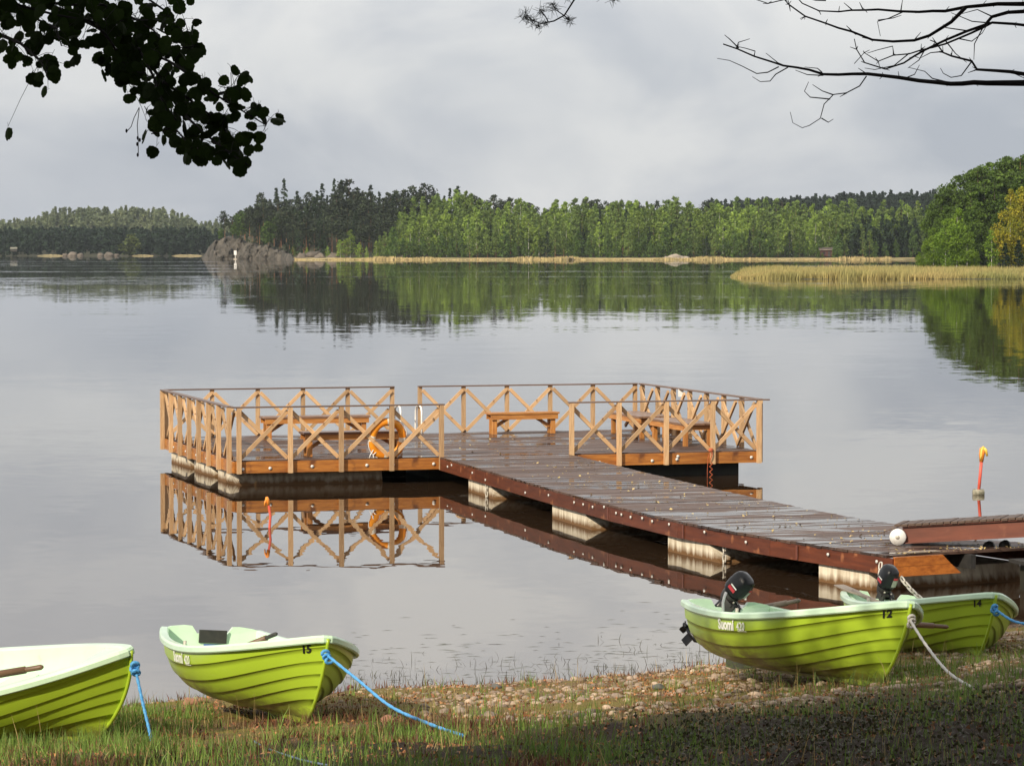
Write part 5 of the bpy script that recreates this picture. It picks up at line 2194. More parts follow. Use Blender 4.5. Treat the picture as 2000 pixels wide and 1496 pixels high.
def oar(name, label, p0, p1, blade_w=0.13, m=M_oar, handle=True, blade=True, tipm=None, cat='oar', r=0.024):
    p0, p1 = Vector(p0), Vector(p1)
    ln = (p1 - p0).length
    t = thing(name, label, cat, Matrix.Translation(p0) @ frame(p1 - p0).to_4x4(), 'oars in the boats')
    b0 = 0.75 if blade else 0.0
    m_ = MB().tube([(b0 * 0.6, 0, 0), (ln * 0.5, 0, 0), (ln - 0.16, 0, 0)], [r * 0.95, r * 1.1, r], 10)
    m_.build('shaft', m, t)
    if handle:
        MB().tube([(ln - 0.165, 0, 0), (ln - 0.15, 0, 0), (ln - 0.02, 0, 0), (ln, 0, 0)], [r * 0.7, r * 0.72, r * 0.75, r * 0.4], 10).build('grip', tipm or m, t)
    if blade:
        rows = []
        for f in np.linspace(0, 1, 9):
            w = blade_w / 2 * (1 - 0.75 * smooth(0.6, 1, f)) * (0.9 if f == 0 else 1)
            th = 0.009 + 0.012 * f
            rows.append([Vector((b0 * f, y, z)) for y, z in ((-w, -th / 2), (w, -th / 2), (w, th / 2), (-w, th / 2), (-w, -th / 2))])
        bm_ = MB().grid(rows, 0, False)
        bm_.add(rows[0][:4], [(0, 1, 2, 3)])
        bm_.build('blade', m, t)
    return t


# oars, given in the frame of their boat
oar('oar', 'brown oar lying along the near side of the leftmost boat', MB13 @ Vector((1.3, -0.60, 0.50)), MB13 @ Vector((3.42, -0.15, 0.655)), 0.16, M_oar, True, True, None, r=0.03)
oar('oar', 'oar with dark grip poking up from boat number 15', at_y(405, 1292, 29.4), at_y(541, 1237, 28.7), 0.13, M_oar, True, True, M_rubber, r=0.028)
oar('oar', 'grey oar resting across the boat with the white rope', at_y(1390, 1206, 31.2), at_y(1563, 1172, 30.6), 0.10, M_oargrey, True, False, None, r=0.03)
oar('oar', 'oar grip sticking out past the bow of boat number 12', MB12 @ Vector((1.5, 0.45, 0.52)), at_y(1852, 1224, 29.55), 0.13, M_oar, True, False, M_oar, r=0.027)
oar('oar', 'grey oar blade raised over the stern of boat number 14', at_y(1638, 1142, 34.9), MB14 @ Vector((1.5, -0.2, 0.42)), 0.13, M_oargrey, True, True, None)

# oar loop on boat 12's side
p = hull(0.36, 1, -1)
MB().tube([MB12 @ (p + Vector((0.02, 0.03, 0.0))), MB12 @ (p + Vector((0.0, 0.03, 0.09))), MB12 @ (p + Vector((-0.03, 0.05, 0.14))), MB12 @ (p + Vector((-0.04, 0.07, 0.19)))], 0.013, 7).build('rope_loop', M_white, None)
tag(bpy.data.objects['rope_loop'], 'short white rope loop on the gunwale of boat number 12', 'rope')


# mooring ropes
def rope(label, pts, r, m, knot=None):
    P_ = [Vector(p_) for p_ in pts]
    m_ = MB()
    # smooth through the points with a light twist in thickness
    dense = []
    n_ = len(P_) - 1
    for i in range(n_ * 14 + 1):
        t_ = i / (n_ * 14)
        k_ = min(n_ - 1, int(t_ * n_))
        f_ = t_ * n_ - k_
        q_ = [P_[max(0, min(n_, k_ + j))] for j in (-1, 0, 1, 2)]
        dense.append(0.5 * ((2 * q_[1]) + (q_[2] - q_[0]) * f_ + (2 * q_[0] - 5 * q_[1] + 4 * q_[2] - q_[3]) * f_ ** 2 + (3 * q_[1] - q_[0] - 3 * q_[2] + q_[3]) * f_ ** 3))
    m_.tube(dense, [r * (1 + 0.16 * math.sin(i * 2.1)) for i in range(len(dense))], 7)
    if knot is not None:
        for k_ in range(3):
            c_ = Vector(knot) + Vector((random.uniform(-.02, .02), -0.02, 0.02 - 0.03 * k_))
            a_ = random.uniform(0, 3)
            m_.tube([c_ + Vector((0.028 * math.cos(b_), 0.02 * math.sin(b_ + a_), 0.022 * math.sin(b_))) for b_ in np.linspace(0, 6.28, 10)], r * 1.1, 6)
    return tag(m_.build('mooring_rope', m, None), label, 'rope', 'mooring ropes of the boats')


bow15, bow12, bow14, bow13 = [m @ (hull(1.0, 0.80, 1) + Vector((0.05, 0, -0.01))) for m in (MB15, MB12, MB14, MB13)]
e15 = gpt(908, 1441)
mid = bow15.lerp(e15, 0.5) + Vector((0, 0, -0.10))
rope('taut blue rope from boat 15 down across the gravel', [bow15, bow15.lerp(e15, .25) + Vector((0, 0, -0.05)), mid, bow15.lerp(e15, .78) + Vector((0, 0, -0.05)), e15 + Vector((0, 0, 0.015))], 0.0125, M_bluerope, bow15)
e13 = gpt(294, 1432)
e13 = at_y(292, 1428, bow13.y - 0.12)
rope('blue rope dropping from the bow of the leftmost boat into grass', [bow13, bow13.lerp(e13, .5) + Vector((0.0, 0, -0.01)), e13, Vector((e13.x + 0.02, e13.y - 0.02, ground_z(e13.x, e13.y)))], 0.0125, M_bluerope, bow13)
e12 = gpt(1898, 1347)
rope('frayed white rope hanging from boat 12 to the grass', [bow12, bow12.lerp(e12, .3) + Vector((0, 0, -0.06)), bow12.lerp(e12, .65) + Vector((0, 0, -0.07)), e12 + Vector((0, 0, 0.02))], 0.0125, M_whiterope, bow12)
e14 = bow14 + Vector((0.65, -0.9, -0.22))
rope('slack blue rope at the bow of boat 14', [bow14, bow14 + Vector((0.16, -0.2, -0.10)), bow14 + Vector((0.4, -0.5, -0.12)), e14, Vector((e14.x + 0.5, e14.y - 0.4, ground_z(e14.x + 0.5, e14.y - 0.4)))], 0.013, M_bluerope, bow14)
pts = [gpt(x_, y_) + Vector((0, 0, 0.02)) for x_, y_ in ((495, 1452), (530, 1470), (565, 1482), (600, 1492), (640, 1500))]
rope('thin dull blue rope lying in the grass at the bottom edge', pts, 0.008, nmat('dull_blue_rope', (0.12, 0.17, 0.24), (0.08, 0.12, 0.18), scale=50, rough=0.7))
q0 = at_y(1760, 1128, 34.5)
chain('chain from the motor to the gunwale of boat number 14', q0, at_y(1803, 1172, 34.0), 0.02, 0.10, 0.011, 0.045)
mb = MB().blob((0, 0, 0), (0.035, 0.035, 0.03), None, 10, 7)
tag(mb.build('small_float', nmat('dark_red_float', (0.16, 0.02, 0.03), (0.12, 0.015, 0.025), rough=0.5), None, Matrix.Translation(at_z(684, 1342, 0.01))), 'small dark red float on the water beside boat number 15', 'float')

# ------------------------------------------------------------------ beach stones, gravel, grass
M_stone = nmat('beach_stone', (0.33, 0.26, 0.205), (0.21, 0.16, 0.125), scale=9, rough=0.8, objrand=0.3, coords='Object')
M_gravel = nmat('beach_gravel', (0.38, 0.29, 0.21), (0.21, 0.15, 0.11), scale=3, rough=0.8, island=0.45, coords='Object')


def ico(sub=1):
    import bmesh
    bm = bmesh.new()
    bmesh.ops.create_icosphere(bm, subdivisions=sub, radius=1.0)
    v = np.array([p.co[:] for p in bm.verts])
    bm.verts.ensure_lookup_table()
    f = np.array([[q.index for q in fc.verts] for fc in bm.faces])
    bm.free()
    return v, f


IV, IF = ico(2)


def gravel_density(x, y):
    d = shore_y(x) - y
    a = smooth(-2.0, 0.2, x + 0.2 * (y - 30)) * smooth(-0.3, 0.2, d) * smooth(22.0, 24.4, y + 0.9 * fbm(x * 0.8, y * 0.8, 5, 2))
    b = 0.4 * smooth(-0.2, 0.2, d) * smooth(1.4, 0.5, d)
    n_ = 0.30 + 1.5 * fbm(x * 0.9, y * 1.1, 21, 3)
    return max(a * n_, b * n_)


Vs, Ts, k = [], [], 0
rg = np.random.default_rng(9)
cnt = 0
while cnt < 7500:
    x, y = rg.uniform(-5.2, 6.5), rg.uniform(23, 36.5)
    if rg.uniform() > gravel_density(x, y):
        continue
    r = 0.007 + 0.034 * rg.uniform() ** 4.2
    sc_ = np.array([rg.uniform(0.9, 1.5), rg.uniform(0.8, 1.2), rg.uniform(0.5, 0.75)]) * r
    a = rg.uniform(0, 6.28)
    src, fs_ = (IV, IF)
    if r < 0.03:
        src, fs_ = IV[:12], None
    v = IV * sc_ * (1 + 0.12 * np.sin(IV[:, [1, 2, 0]] * rg.uniform(1, 3) + rg.uniform(0, 6)))
    v = np.stack([v[:, 0] * math.cos(a) - v[:, 1] * math.sin(a), v[:, 0] * math.sin(a) + v[:, 1] * math.cos(a), v[:, 2]], 1)
    Vs.append(v + np.array([x, y, ground_z(x, y) + sc_[2] * 0.35]))
    Ts.append(IF + k)
    k += len(v)
    cnt += 1
o = link('gravel', np_mesh('gravel', np.concatenate(Vs), np.concatenate(Ts), M_gravel, None, True))
tag(o, 'rounded pale pebbles covering the beach', 'gravel', kind='stuff')

STN = [(1288, 1346, .075, 'dark'), (1228, 1338, .06, 'p'), (1252, 1378, .05, 'p'), (1205, 1362, .06, 'p'), (1330, 1352, .055, 'p'), (1345, 1340, .05, 'p'), (830, 1398, .065, 'p'), (868, 1392, .06, 'p'), (902, 1392, .06, 'p'),
       (773, 1403, .055, 'p'), (956, 1402, .07, 'p'), (995, 1408, .06, 'p'), (1165, 1400, .05, 'p'), (1060, 1368, .05, 'p'), (372, 1375, .09, 'r'), (395, 1372, .07, 'r'), (760, 1412, .09, 'r'), (852, 1418, .06, 'p'), (996, 1348, .05, 'p'), (968, 1344, .06, 'dark')]
M_darkstone = nmat('dark_stone', (0.12, 0.12, 0.11), (0.07, 0.07, 0.065), scale=9, rough=0.7)
M_redstone = nmat('reddish_stone', (0.36, 0.17, 0.10), (0.25, 0.12, 0.075), scale=9, rough=0.8)
for i, (px, py, r, kd) in enumerate(STN):
    r *= 0.8
    p = gpt(px, py)
    mb = MB().blob((0, 0, 0), (r * random.uniform(1, 1.35), r, r * 0.66), None, 12, 8, 0, 0.5, i + 40)
    o = mb.build('stone', {'p': M_stone, 'dark': M_darkstone, 'r': M_redstone}[kd], None, Matrix.Translation(p + Vector((0, 0, r * 0.25))) @ Matrix.Rotation(random.uniform(0, 6), 4, 'Z'))
    if kd == 'p':
        tag(o, 'fist sized pale stone lying among the beach gravel', 'stone', 'pale stones on the beach')
    elif i == 0:
        tag(o, 'flat dark grey stone on the gravel left of boat 12', 'stone', 'darker stones on the beach')
    elif kd == 'dark':
        tag(o, 'dark wet stone at the waterline in the middle', 'stone', 'darker stones on the beach')
    else:
        tag(o, {372: 'larger reddish stone under the stern of boat 15', 395: 'smaller reddish stone under the stern of boat 15', 760: 'flat reddish stone beside the taut blue rope'}[px], 'stone', 'darker stones on the beach')


def blades(name, P, H, W, m, label, cat, lean=0.35, seed=1, bend=0.5):
    r_ = np.random.default_rng(seed)
    n_ = len(P)
    a_ = r_.uniform(0, 6.283, n_)
    la = r_.uniform(0, 6.283, n_)
    ld = np.abs(r_.normal(0, lean, n_))
    dx, dy = np.cos(la) * ld * H, np.sin(la) * ld * H
    wx, wy = np.cos(a_) * W / 2, np.sin(a_) * W / 2
    V_ = np.zeros((n_, 5, 3))
    for j, (f, wf) in enumerate(((0, 1), (0, -1), (0.55, 0.75), (0.55, -0.75), (1, 0))):
        ff = f ** (1 + bend)
        V_[:, j, 0] = P[:, 0] + wx * wf + dx * ff
        V_[:, j, 1] = P[:, 1] + wy * wf + dy * ff
        V_[:, j, 2] = P[:, 2] - 0.01 + H * f * np.sqrt(np.clip(1 - (ld * f) ** 2 * 0.6, 0.15, 1))
    T_ = np.concatenate([np.stack([np.arange(n_) * 5 + i for i in f], 1) for f in ((0, 1, 3), (0, 3, 2), (2, 3, 4))])
    o_ = link(name, np_mesh(name, V_.reshape(-1, 3), T_, m))
    return tag(o_, label, cat, kind='stuff')


M_grass = nmat('green_grass', (0.19, 0.29, 0.05), (0.105, 0.19, 0.03), scale=1.5, rough=0.6, island=0.4, trans=0.25, coords='Object')
M_drygrass = nmat('dry_grass', (0.44, 0.33, 0.14), (0.28, 0.2, 0.08), scale=1.5, rough=0.7, island=0.4, trans=0.2, coords='Object')
M_redplant = nmat('russet_bilberry', (0.17, 0.06, 0.032), (0.11, 0.055, 0.026), scale=4, rough=0.7, island=0.5, trans=0.2, coords='Object')
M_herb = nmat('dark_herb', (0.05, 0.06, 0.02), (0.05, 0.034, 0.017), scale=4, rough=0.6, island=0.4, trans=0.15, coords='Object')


def grass_density(x, y):
    n_ = fbm(x * 0.8, y * 0.8, 31, 3)
    t_ = fbm(x * 2.3, y * 2.3, 37, 2)
    tuft = smooth(-0.08, 0.22, t_ + 0.7 * n_)
    left = max(smooth(-2.3, -3.0, x) * smooth(28.6, 27.4, y), 0.6 * smooth(24.0, 22.6, y) * smooth(0.5, -1, x)) * (0.06 + 0.9 * tuft)
    mid = smooth(23.8, 21.8, y + 0.25 * x) * (0.03 + 0.62 * tuft) * (1 - 0.6 * smooth(0.2, 1.8, x) * smooth(23.0, 21.0, y))
    right = smooth(2.4, 3.6, x) * smooth(29.8, 28.2, y) * (0.03 + 0.42 * tuft)
    spots_ = 0.45 * smooth(0.16, 0.30, t_) * smooth(0.4, 1.2, shore_y(x) - y)
    return max(left, mid, right, spots_)


def scatter(n_, dens, seed, x=(-5.0, 6.6), y=(16.5, 36)):
    r_ = np.random.default_rng(seed)
    out = []
    tries = 0
    while len(out) < n_ and tries < n_ * 30:
        tries += 1
        a_, b_ = r_.uniform(*x), r_.uniform(*y)
        if abs(a_) > b_ * 0.172 + 0.3:
            continue
        if r_.uniform() < dens(a_, b_):
            out.append((a_, b_, ground_z(a_, b_)))
    return np.array(out)


P = scatter(15000, grass_density, 41)
H = np.random.default_rng(42).uniform(0.05, 0.2, len(P)) ** 1.0 * np.array([0.75 + 1.1 * max(0, fbm(a * 1.7, b * 1.7, 47, 2)) + 0.2 for a, b, c in P])
blades('grass', P, H, np.random.default_rng(43).uniform(0.004, 0.009, len(P)), M_grass, 'green grass growing along the front of the shore', 'grass', 0.4, 44)
P = scatter(6000, lambda x, y: 0.2 * smooth(0.6, 2, shore_y(x) - y) + 0.25 * grass_density(x, y), 51)
H = np.random.default_rng(52).uniform(0.04, 0.14, len(P))
blades('dry_grass', P, H, np.random.default_rng(53).uniform(0.003, 0.006, len(P)), M_drygrass, 'straw coloured grass stems between the moss and stones', 'grass', 0.55, 54)
P = scatter(420, lambda x, y: 0.5 * smooth(0.3, 1.5, shore_y(x) - y) * (0.4 + fbm(x, y, 57, 2)), 56)
blades('tall_grass_stems', P, np.random.default_rng(57).uniform(0.16, 0.36, len(P)), np.full(len(P), 0.006), M_drygrass, 'single tall straw stems sticking up along the bank', 'grass', 0.3, 58)
# reddish clumps of bilberry twigs
def red_density(x, y):
    d = shore_y(x) - y
    return smooth(27.0, 25.0, y) * smooth(-0.02, 0.16, fbm(x * 0.9, y * 0.9, 61, 3)) * smooth(1.5, -0.5, x) + 0.35 * smooth(0.02, 0.3, d) * smooth(0.9, 0.4, d)


P = scatter(9000, red_density, 61)
H = np.random.default_rng(62).uniform(0.03, 0.12, len(P))
blades('russet_undergrowth', P, H, np.random.default_rng(63).uniform(0.006, 0.014, len(P)), M_redplant, 'reddish brown dead stems and bilberry on the near bank', 'undergrowth', 0.7, 64)
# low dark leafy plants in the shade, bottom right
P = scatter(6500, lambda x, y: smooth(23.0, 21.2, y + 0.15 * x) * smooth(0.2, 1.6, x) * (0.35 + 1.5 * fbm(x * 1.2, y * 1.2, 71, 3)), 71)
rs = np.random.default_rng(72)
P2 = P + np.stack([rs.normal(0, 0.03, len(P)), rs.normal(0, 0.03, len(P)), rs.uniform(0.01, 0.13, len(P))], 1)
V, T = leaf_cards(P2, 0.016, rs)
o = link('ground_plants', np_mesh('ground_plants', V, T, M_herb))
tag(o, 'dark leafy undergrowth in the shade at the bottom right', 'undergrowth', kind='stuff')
# moss cushions and litter of the beach
P = scatter(12000, lambda x, y: smooth(0.1, 0.6, shore_y(x) - y) * (0.3 + fbm(x, y, 83, 2)), 81)
V, T = leaf_cards(P + np.array([0, 0, 0.012]), 0.016, np.random.default_rng(82), flat=0.0)
o = link('leaf_litter', np_mesh('leaf_litter', V, T, nmat('leaf_litter', (0.34, 0.16, 0.06), (0.2, 0.075, 0.035), scale=3, rough=0.7, island=0.6, coords='Object')))
tag(o, 'small brown and yellow leaf litter over the beach', 'leaves', kind='stuff')
# water plants: thin stems and floating bits near the beach
r_ = np.random.default_rng(91)
Pw = []
while len(Pw) < 420:
    x = r_.uniform(-2.6, 2.4)
    d = abs(r_.normal(0, 1.1))
    if fbm(x * 1.1, d * 1.5, 3, 3) > -0.05:
        Pw.append((x, shore_y(x) + 0.1 + d, 0.0))
Pw = np.array(Pw)
blades('water_weeds', Pw, r_.uniform(0.02, 0.13, len(Pw)), r_.uniform(0.004, 0.008, len(Pw)), M_herb, 'thin dark weed stems standing in the shallows', 'weeds', 0.9, 92)
n = 260
x = r_.uniform(-2.2, 2.6, n)
y = np.array([shore_y(a) for a in x]) + np.abs(r_.normal(0, 2.2, n)) + 0.3
an = r_.uniform(-0.5, 0.5, n)
ln = r_.uniform(0.03, 0.12, n)
V = np.zeros((n, 3, 3))
V[:, 0] = np.stack([x - np.cos(an) * ln, y - np.sin(an) * ln, np.full(n, .004)], 1)
V[:, 1] = np.stack([x + np.cos(an) * ln, y + np.sin(an) * ln, np.full(n, .004)], 1)
V[:, 2] = np.stack([x, y + 0.02, np.full(n, .007)], 1)
o = link('floating_weeds', np_mesh('floating_weeds', V.reshape(-1, 3), np.arange(3 * n).reshape(-1, 3), M_herb))
tag(o, 'floating bits of weed on the shallow water', 'weeds', kind='stuff')

# ------------------------------------------------------------------ alder reaching in at top left
AY = 13.0


def leaf_mesh(seed):
    r_ = random.Random(seed)
    m = MB()
    n_ = 22
    rim = []
    for i in range(n_):
        a = 2 * math.pi * i / n_
        # rounded leaf, widest past the middle, notched tip, finely toothed
        rr = 0.5 * (1 + 0.10 * math.cos(a) - 0.10 * math.cos(2 * a)) * (1 - 0.10 * math.exp(-((a if a < math.pi else 2 * math.pi - a) / 0.22) ** 2))
        rr *= 1 + (0.045 if i % 2 else -0.035) + r_.uniform(-0.03, 0.03) + 0.05 * math.sin(3 * a + seed)
        x, y = math.cos(a) * rr + 0.52, math.sin(a) * rr * (0.8 + 0.05 * seed)
        rim.append(Vector((x, y, -0.25 * abs(y) + 0.10 * math.sin(x * 3))))
    mid = [Vector((t, 0, 0.02 + 0.10 * math.sin(t * 3))) for t in (0.1, 0.4, 0.7, 0.95)]
    c = Vector((0.5, 0, 0.06))
    m.add([c] + rim, [(0, i + 1, (i + 1) % n_ + 1) for i in range(n_)])
    m.tube([(-0.28, 0, 0.03), (0.0, 0, 0.01), (0.1, 0, 0.03)], 0.014, 3)
    return m.mesh('leaf', M_alder)


LEAF = [leaf_mesh(i) for i in range(6)]
alder = thing('alder_tree', 'alder whose dark leafy bough hangs in at the top left', 'tree', Matrix.Translation((-3.4, 13.2, ground_z(-3.4, 13.2))))
AO = alder.matrix_basis.translation.copy()
rt = np.random.default_rng(77)
m = MB()
m.tube([Vector((0, 0, -0.3)), Vector((0.05, 0, 2)), Vector((-0.05, 0.1, 5)), Vector((0.1, 0, 8)), Vector((0.05, 0.1, 11))], [0.2, 0.17, 0.13, 0.08, 0.03], 10)
m.build('trunk', M_bark, alder)
boughs = [
    [(-240, -160), (-60, -40), (80, 5), (190, 50), (270, 95), (318, 160), (350, 215), (400, 262), (450, 300), (488, 325)],
    [(-240, -160), (-120, 20), (-20, 60), (40, 85), (80, 120), (95, 155)],
    [(270, 95), (330, 120), (375, 150), (420, 185), (470, 215), (520, 245)],
    [(190, 50), (215, 80), (232, 108), (238, 130)],
    [(80, 5), (180, -20), (270, -15), (320, 20), (340, 45), (372, 80)],
    [(318, 160), (290, 175), (262, 178)],
    [(350, 215), (335, 250), (295, 262)],
    [(400, 262), (385, 295), (378, 315)],
    [(420, 185), (450, 178), (472, 165)],
    [(-60, -40), (30, 20), (110, 55), (120, 90)],
    [(-60, -40), (40, 12), (110, 30), (180, 42), (260, 40), (310, 40)],
    [(-240, -160), (-130, 100), (-60, 190), (-25, 225)],
    [(0, -20), (110, 15), (200, 60), (250, 110), (290, 150)],
    [(270, 95), (300, 150), (320, 205), (345, 255), (375, 290)],
    [(318, 160), (370, 195), (430, 240), (460, 285)],
    [(80, 5), (140, 10), (200, 10), (250, 30), (300, 60), (330, 95), (378, 92)],
]
bm_ = MB()
leafpos = []
for bi, pl in enumerate(boughs):
    pts = []
    for i, (x_, y_) in enumerate(pl):
        pts.append(at_y(x_, y_, AY + 0.35 * math.sin(bi * 1.7 + i * 0.5)) - AO)
    if bi in (0, 1):
        pts = [Vector((0, 0.0, 4.2 + 0.3 * bi))] + pts
    n_ = len(pts)
    r0 = 0.016 if bi in (0, 1) else 0.007
    bm_.tube(pts, [lerp(r0, 0.0025, i / (n_ - 1)) for i in range(n_)], 6)
    # leaves along the bough
    start = 1 if bi in (0, 1) else 0
    for i in range(start + 1, n_):
        a, b = pts[i - 1], pts[i]
        ln_ = (b - a).length
        for _ in range(max(3, int(ln_ / 0.020))):
            q = a.lerp(b, random.random())
            sp_ = 0.06 if i < n_ - 1 else 0.045
            leafpos.append((q, sp_))
# catkin-like twigs with cones
for pl in (((272, 210), (262, 230), (256, 248), (247, 258)), ((272, 212), (268, 245), (270, 275), (270, 303)), ((282, 208), (292, 228), (300, 245)), ((426, 168), (440, 172), (452, 168), (451, 142))):
    bm_.tube([at_y(x_, y_, AY + 0.1) - AO for x_, y_ in pl], 0.0018, 5)
cone = MB()
for px, py in ((247, 256), (269, 270), (273, 274), (268, 282), (269, 303), (264, 120), (262, 127)):
    cone.blob(at_y(px, py, AY + 0.1) - AO, (0.005, 0.005, 0.009), None, 7, 5)
cone.build('cone', M_deadwood, alder)
extra = [(5, 255), (25, 115), (70, 150), (95, 158), (130, 140), (60, 30), (12, 12), (345, 3), (373, 60), (378, 46), (470, 158), (468, 178), (495, 205), (505, 215), (528, 243), (500, 228), (498, 285), (490, 268), (248, 172), (258, 184), (282, 245), (300, 265), (305, 248), (372, 305), (392, 312), (378, 285), (410, 290), (480, 318), (470, 305), (155, 62), (122, 68), (380, 88)]
for px, py in extra:
    leafpos.append((at_y(px, py, AY + random.uniform(-.2, .2)) - AO, 0.004))
def gcl(sd):
    return max(-1.6 * sd, min(1.6 * sd, random.gauss(0, sd)))


wood = [Vector(v) for v in bm_.v[::3]]
for q, sp_ in leafpos:
    off = Vector((gcl(sp_), gcl(0.10), gcl(sp_) + 0.022))
    w_near = q if sp_ > 0.01 else min(wood, key=lambda v: (v - q).length)
    if (w_near - (q + off)).length > 0.02:
        bm_.tube([w_near, w_near.lerp(q + off, .6) + Vector((0, 0, 0.008)), q + off], [0.0016, 0.0012, 0.0009], 3, caps=False)
    s = random.uniform(0.038, 0.072)
    # tip hangs down, blade turned every way but mostly broadside
    dirv = Vector((random.gauss(0, 0.7), random.gauss(0, 0.5), -1.0 + random.gauss(0, 0.5)))
    upv = Vector((random.gauss(0, 0.55), -1, random.gauss(0, 0.45)))
    M = Matrix.Translation(q + off) @ frame(dirv, upv).to_4x4() @ Matrix.Scale(s, 4)
    link('leaf', random.choice(LEAF), alder, M)
bm_.build('branch', M_deadwood, alder)
n_leaf = len(leafpos)
# the crown above the frame
rc_ = np.random.default_rng(78)
P = []
for i in range(26):
    c_ = np.array([rc_.uniform(-2.4, 2.2), rc_.uniform(-2.2, 1.8), rc_.uniform(6.2, 11.5)])
    d_ = rc_.normal(size=(260, 3))
    d_ /= np.linalg.norm(d_, axis=1)[:, None]
    P.append(c_ + d_ * (1.0 * rc_.uniform(0.3, 1, 260) ** 0.5)[:, None])
V, T = leaf_cards(np.concatenate(P), 0.075, rc_)
o = link('crown', np_mesh('crown', V, T, M_crown), alder)
o['kind'] = 'stuff'

# ------------------------------------------------------------------ dead tree at the right with bare branches
DYD = 15.0
dead = thing('dead_tree', 'bare dead tree whose leafless dark branches cross the top right', 'tree', Matrix.Translation((3.9, 15.4, ground_z(3.9, 15.4))))
DO = dead.matrix_basis.translation.copy()
MB().tube([Vector((0, 0, -0.3)), Vector((0.03, 0, 2)), Vector((-0.04, 0.05, 4.5)), Vector((0.06, 0, 7)), Vector((0.02, 0.05, 9.5))], [0.17, 0.15, 0.12, 0.08, 0.02], 9).build('trunk', M_deadwood, dead)
ZB_ = [
    (8, 1.6, [(2000, 318), (1900, 317), (1720, 320), (1600, 312), (1520, 300), (1400, 285), (1230, 285), (1180, 268), (1080, 250), (1030, 235), (965, 215), (900, 190), (848, 170)],
     [[(1230, 288), (1170, 285), (1125, 270)], [(1225, 280), (1210, 262), (1160, 258)], [(1080, 250), (1060, 240), (1012, 205)],
      [(1060, 255), (1020, 280), (975, 282), (920, 255), (870, 232), (825, 225)], [(1095, 262), (1050, 285), (1030, 310), (990, 315), (960, 295)],
      [(900, 185), (905, 165), (950, 150)], [(905, 185), (870, 150), (853, 135)], [(965, 215), (970, 195), (935, 185), (895, 178)],
      [(1395, 290), (1370, 330), (1320, 358), (1270, 365), (1235, 400), (1222, 455), (1180, 480), (1150, 490), (1115, 470), (1105, 430)],
      [(1320, 358), (1295, 372)], [(1270, 365), (1225, 350), (1190, 325)], [(1255, 380), (1180, 375), (1160, 350), (1175, 315)], [(1222, 455), (1250, 468), (1270, 457)],
      [(1720, 320), (1650, 300), (1620, 275), (1560, 260)], [(1400, 285), (1365, 262)], [(1540, 303), (1580, 285), (1600, 250)]]),
    (4, 1.0, [(2000, 100), (1960, 95), (1880, 90), (1840, 110), (1750, 150), (1650, 185), (1560, 205), (1500, 212), (1440, 235), (1390, 205), (1350, 245)],
     [[(1880, 90), (1800, 85), (1750, 60), (1720, 50)], [(1750, 150), (1800, 160), (1840, 130), (1860, 95)], [(1500, 212), (1495, 180), (1440, 190), (1400, 205)], [(1560, 205), (1500, 250), (1430, 268), (1390, 262)]]),
    (5, 1.0, [(2000, 45), (1940, 50), (1880, 65), (1850, 95), (1780, 120), (1700, 155), (1620, 195), (1540, 240), (1470, 268), (1390, 240), (1360, 190), (1350, 150)],
     [[(1880, 65), (1820, 40), (1740, 60)], [(1850, 95), (1810, 170), (1808, 230)], [(1620, 195), (1600, 230), (1555, 262)], [(1780, 120), (1700, 105), (1690, 95)], [(1700, 155), (1740, 205), (1780, 240)]]),
    (6, 1.2, [(2000, 15), (1900, 15), (1780, 28), (1700, 42), (1600, 48), (1520, 42), (1440, 38), (1340, 40), (1290, 45), (1215, 45), (1150, 15), (1120, -20)],
     [[(1540, 45), (1480, 72), (1440, 85), (1450, 140)], [(1530, 42), (1535, 0)], [(1340, 40), (1310, 12)], [(1215, 45), (1190, 32)], [(1380, 38), (1370, 10)], [(1440, 80), (1500, 70), (1530, 60)], [(1240, 5), (1200, 2), (1160, -8)]]),
    (5, 1.0, [(1780, 28), (1720, 85), (1640, 135), (1580, 155), (1500, 160), (1420, 152), (1340, 120), (1240, 92), (1160, 65), (1100, 20), (1080, 0), (1020, 15), (975, 0)],
     [[(1420, 152), (1380, 145)], [(1240, 92), (1248, 75)], [(1340, 120), (1320, 100)], [(1100, 20), (1105, 45)], [(1580, 155), (1605, 125)]]),
    (5, 1.2, [(2000, 285), (1950, 278), (1820, 268), (1800, 235), (1720, 215), (1690, 200), (1660, 165), (1640, 155)],
     [[(1820, 268), (1785, 280)], [(1800, 240), (1760, 290), (1720, 300), (1690, 280), (1680, 262)], [(1950, 278), (2000, 300)], [(1690, 200), (1640, 205), (1600, 225)]]),
]
